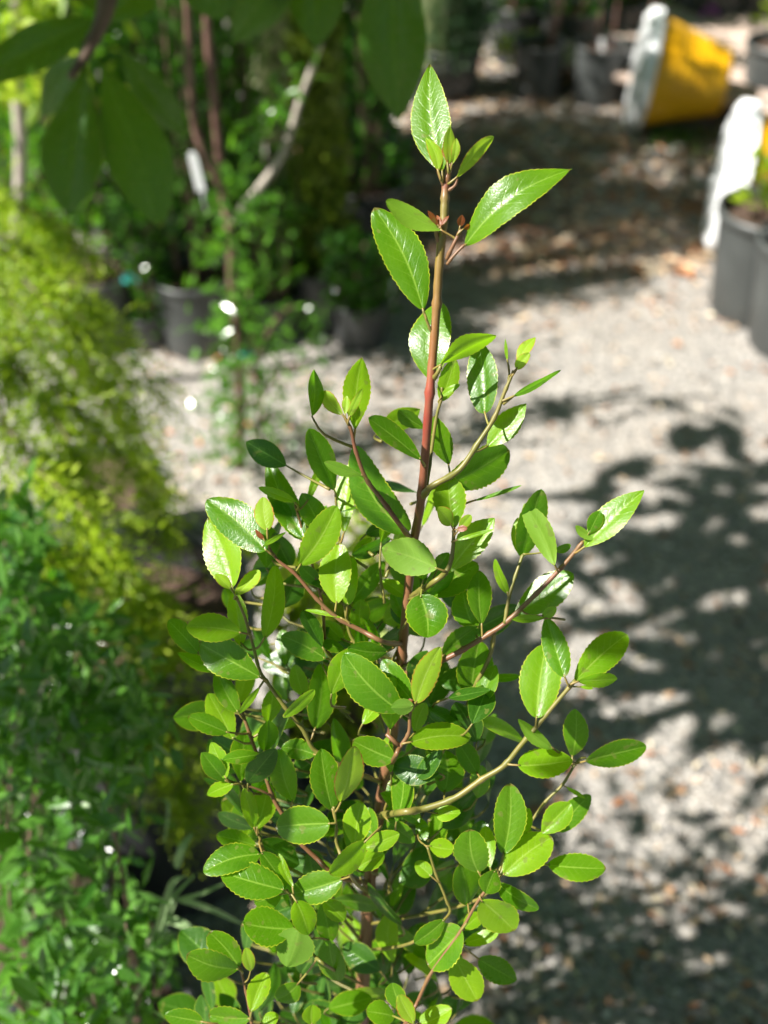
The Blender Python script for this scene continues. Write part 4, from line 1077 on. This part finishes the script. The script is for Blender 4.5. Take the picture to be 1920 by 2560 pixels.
# --- tall stock just outside the frame whose shade falls across the path
def tree_off(label, base, h, crown, n, L, lm_, trunk=.02, name='tree', off=(0, 0), cl_n=26, cs=.085):
    root = thing(name, base, label, 'tree'); st = MB(); fo = MB()
    O = Vector((off[0], off[1], 0))
    path_tube(st, [base, base + O * .1 + Vector((.02, .01, h * .4)), base + O * .5 + Vector((-.01, .02, h * .75)), base + O + Vector((.0, .0, h))], trunk, trunk * .3, 8)
    cl = []
    for k in range(cl_n):
        o = rv(); e = base + O + Vector((o.x * crown[0], o.y * crown[1], crown[3] + o.z * crown[2])); s0 = base + O * .5 + Vector((0, 0, min(h * .75, max(.2, e.z - .35))))
        path_tube(st, [s0, s0.lerp(e, .5) + Vector((0, 0, .05)), e], trunk * .35, .003, 5, 3); cl.append(e)
    for k in range(n):
        c = cl[rb.randrange(len(cl))] + Vector((rb.gauss(0, 1), rb.gauss(0, 1), rb.gauss(0, .7))) * cs
        qleaf(fo, c, rv(), (rv() + Vector((0, 0, .6))).normalized(), L * rb.uniform(.7, 1.3), L * .45 * rb.uniform(.7, 1.3))
    part(st, 'trunk', BARK_B, root); part(fo, 'crown', lm_, root, smooth=False)
    return root
tree_off('leafy nursery tree left of the frame shading the far gravel', Vector((-1.30, 2.80, 0)), 2.0, (.24, .38, .26, 1.75), 1900, .06, BL_MID, off=(.46, 0))
tree_off('nursery shrub left of the frame shading the near gravel', Vector((-.72, .54, 0)), 1.45, (.15, .22, .16, 1.3), 1300, .05, BL_DARK, trunk=.012, off=(.20, 0), cs=.06)
tree_off('tall tree behind the upper left corner', Vector((-.95, 4.3, 0)), 2.2, (1.0, .4, .9, 1.2), 4200, .07, BL_DARK)
# unseen tree added so its overhead canopy blocks sky fill, not the sun
sb = Vector((2.6, 2.0, 0)); root = thing('sky_block_tree', sb, 'unseen large tree added at the right, its overhead canopy blocking sky light', 'tree')
st = MB(); fo = MB()
path_tube(st, [sb, sb + Vector((.05, 0, 1.5)), sb + Vector((0, .1, 3.0)), sb + Vector((-.1, 0, 4.5))], .16, .06, 12)
for k in range(34):
    e = Vector((rb.uniform(-1.5, 5.2), rb.uniform(-2.5, 7), rb.uniform(3.6, 4.6)))
    path_tube(st, [sb + Vector((0, 0, 2.6 + rb.random())), sb.lerp(e, .5) + Vector((0, 0, 2.6)), e], .04, .008, 6, 4)
for k in range(30000):
    x, y = rb.uniform(-1.7, 5.6), rb.uniform(-3, 7.5)
    qleaf(fo, Vector((x, y, 4.0 + .5 * math.sin(x * 1.7) * math.sin(y * 1.3) + rb.gauss(0, .25))), (rv() + Vector((0, 0, -.2))).normalized(), (rv() * .7 + Vector((0, 0, 1))).normalized(), rb.uniform(.12, .2), rb.uniform(.07, .1))
part(st, 'trunk', BARK_B, root); part(fo, 'crown', BL_DARK, root, smooth=False)
# unseen hedges added around the scene to cut sky light and deepen shadows
def sky_block_hedge(label, a, b, h, n):
    root = thing('sky_block_hedge', (a + b) / 2, label, 'sky_block_hedge'); fo = MB(); st = MB(); d_ = b - a
    for k in range(14):
        p = a + d_ * ((k + .5) / 14); path_tube(st, [p, p + Vector((.03, .02, h * .5)), p + Vector((0, 0, h * .9))], .03, .01, 6, 3)
    nrm = Vector((-d_.y, d_.x, 0)).normalized()
    for k in range(n):
        c = a + d_ * rb.random() + nrm * rb.gauss(0, .22) + Vector((0, 0, h * rb.random() ** .9))
        qleaf(fo, c, rv(), (rv() + nrm).normalized(), rb.uniform(.10, .17), rb.uniform(.05, .08))
    part(st, 'trunks', BARK_B, root, kind='stuff'); part(fo, 'foliage', BL_DARK, root, smooth=False)
sky_block_hedge('unseen dense row of foliage added along the left side to block sky light', Vector((-3.4, -2.5, 0)), Vector((-3.4, 7.5, 0)), 2.0, 5200)
sky_block_hedge('unseen dense row of foliage added behind the camera to block sky light', Vector((-3.2, -3.0, 0)), Vector((5.5, -3.0, 0)), 2.4, 5200)
sky_block_hedge('unseen tall row of foliage added beyond the pots to block sky light', Vector((-3.2, 7.0, 0)), Vector((5.5, 7.0, 0)), 3.4, 6500)
sky_block_hedge('unseen tall row of foliage added along the right side to block sky light', Vector((5.6, -2.8, 0)), Vector((5.6, 7.2, 0)), 3.4, 6000)
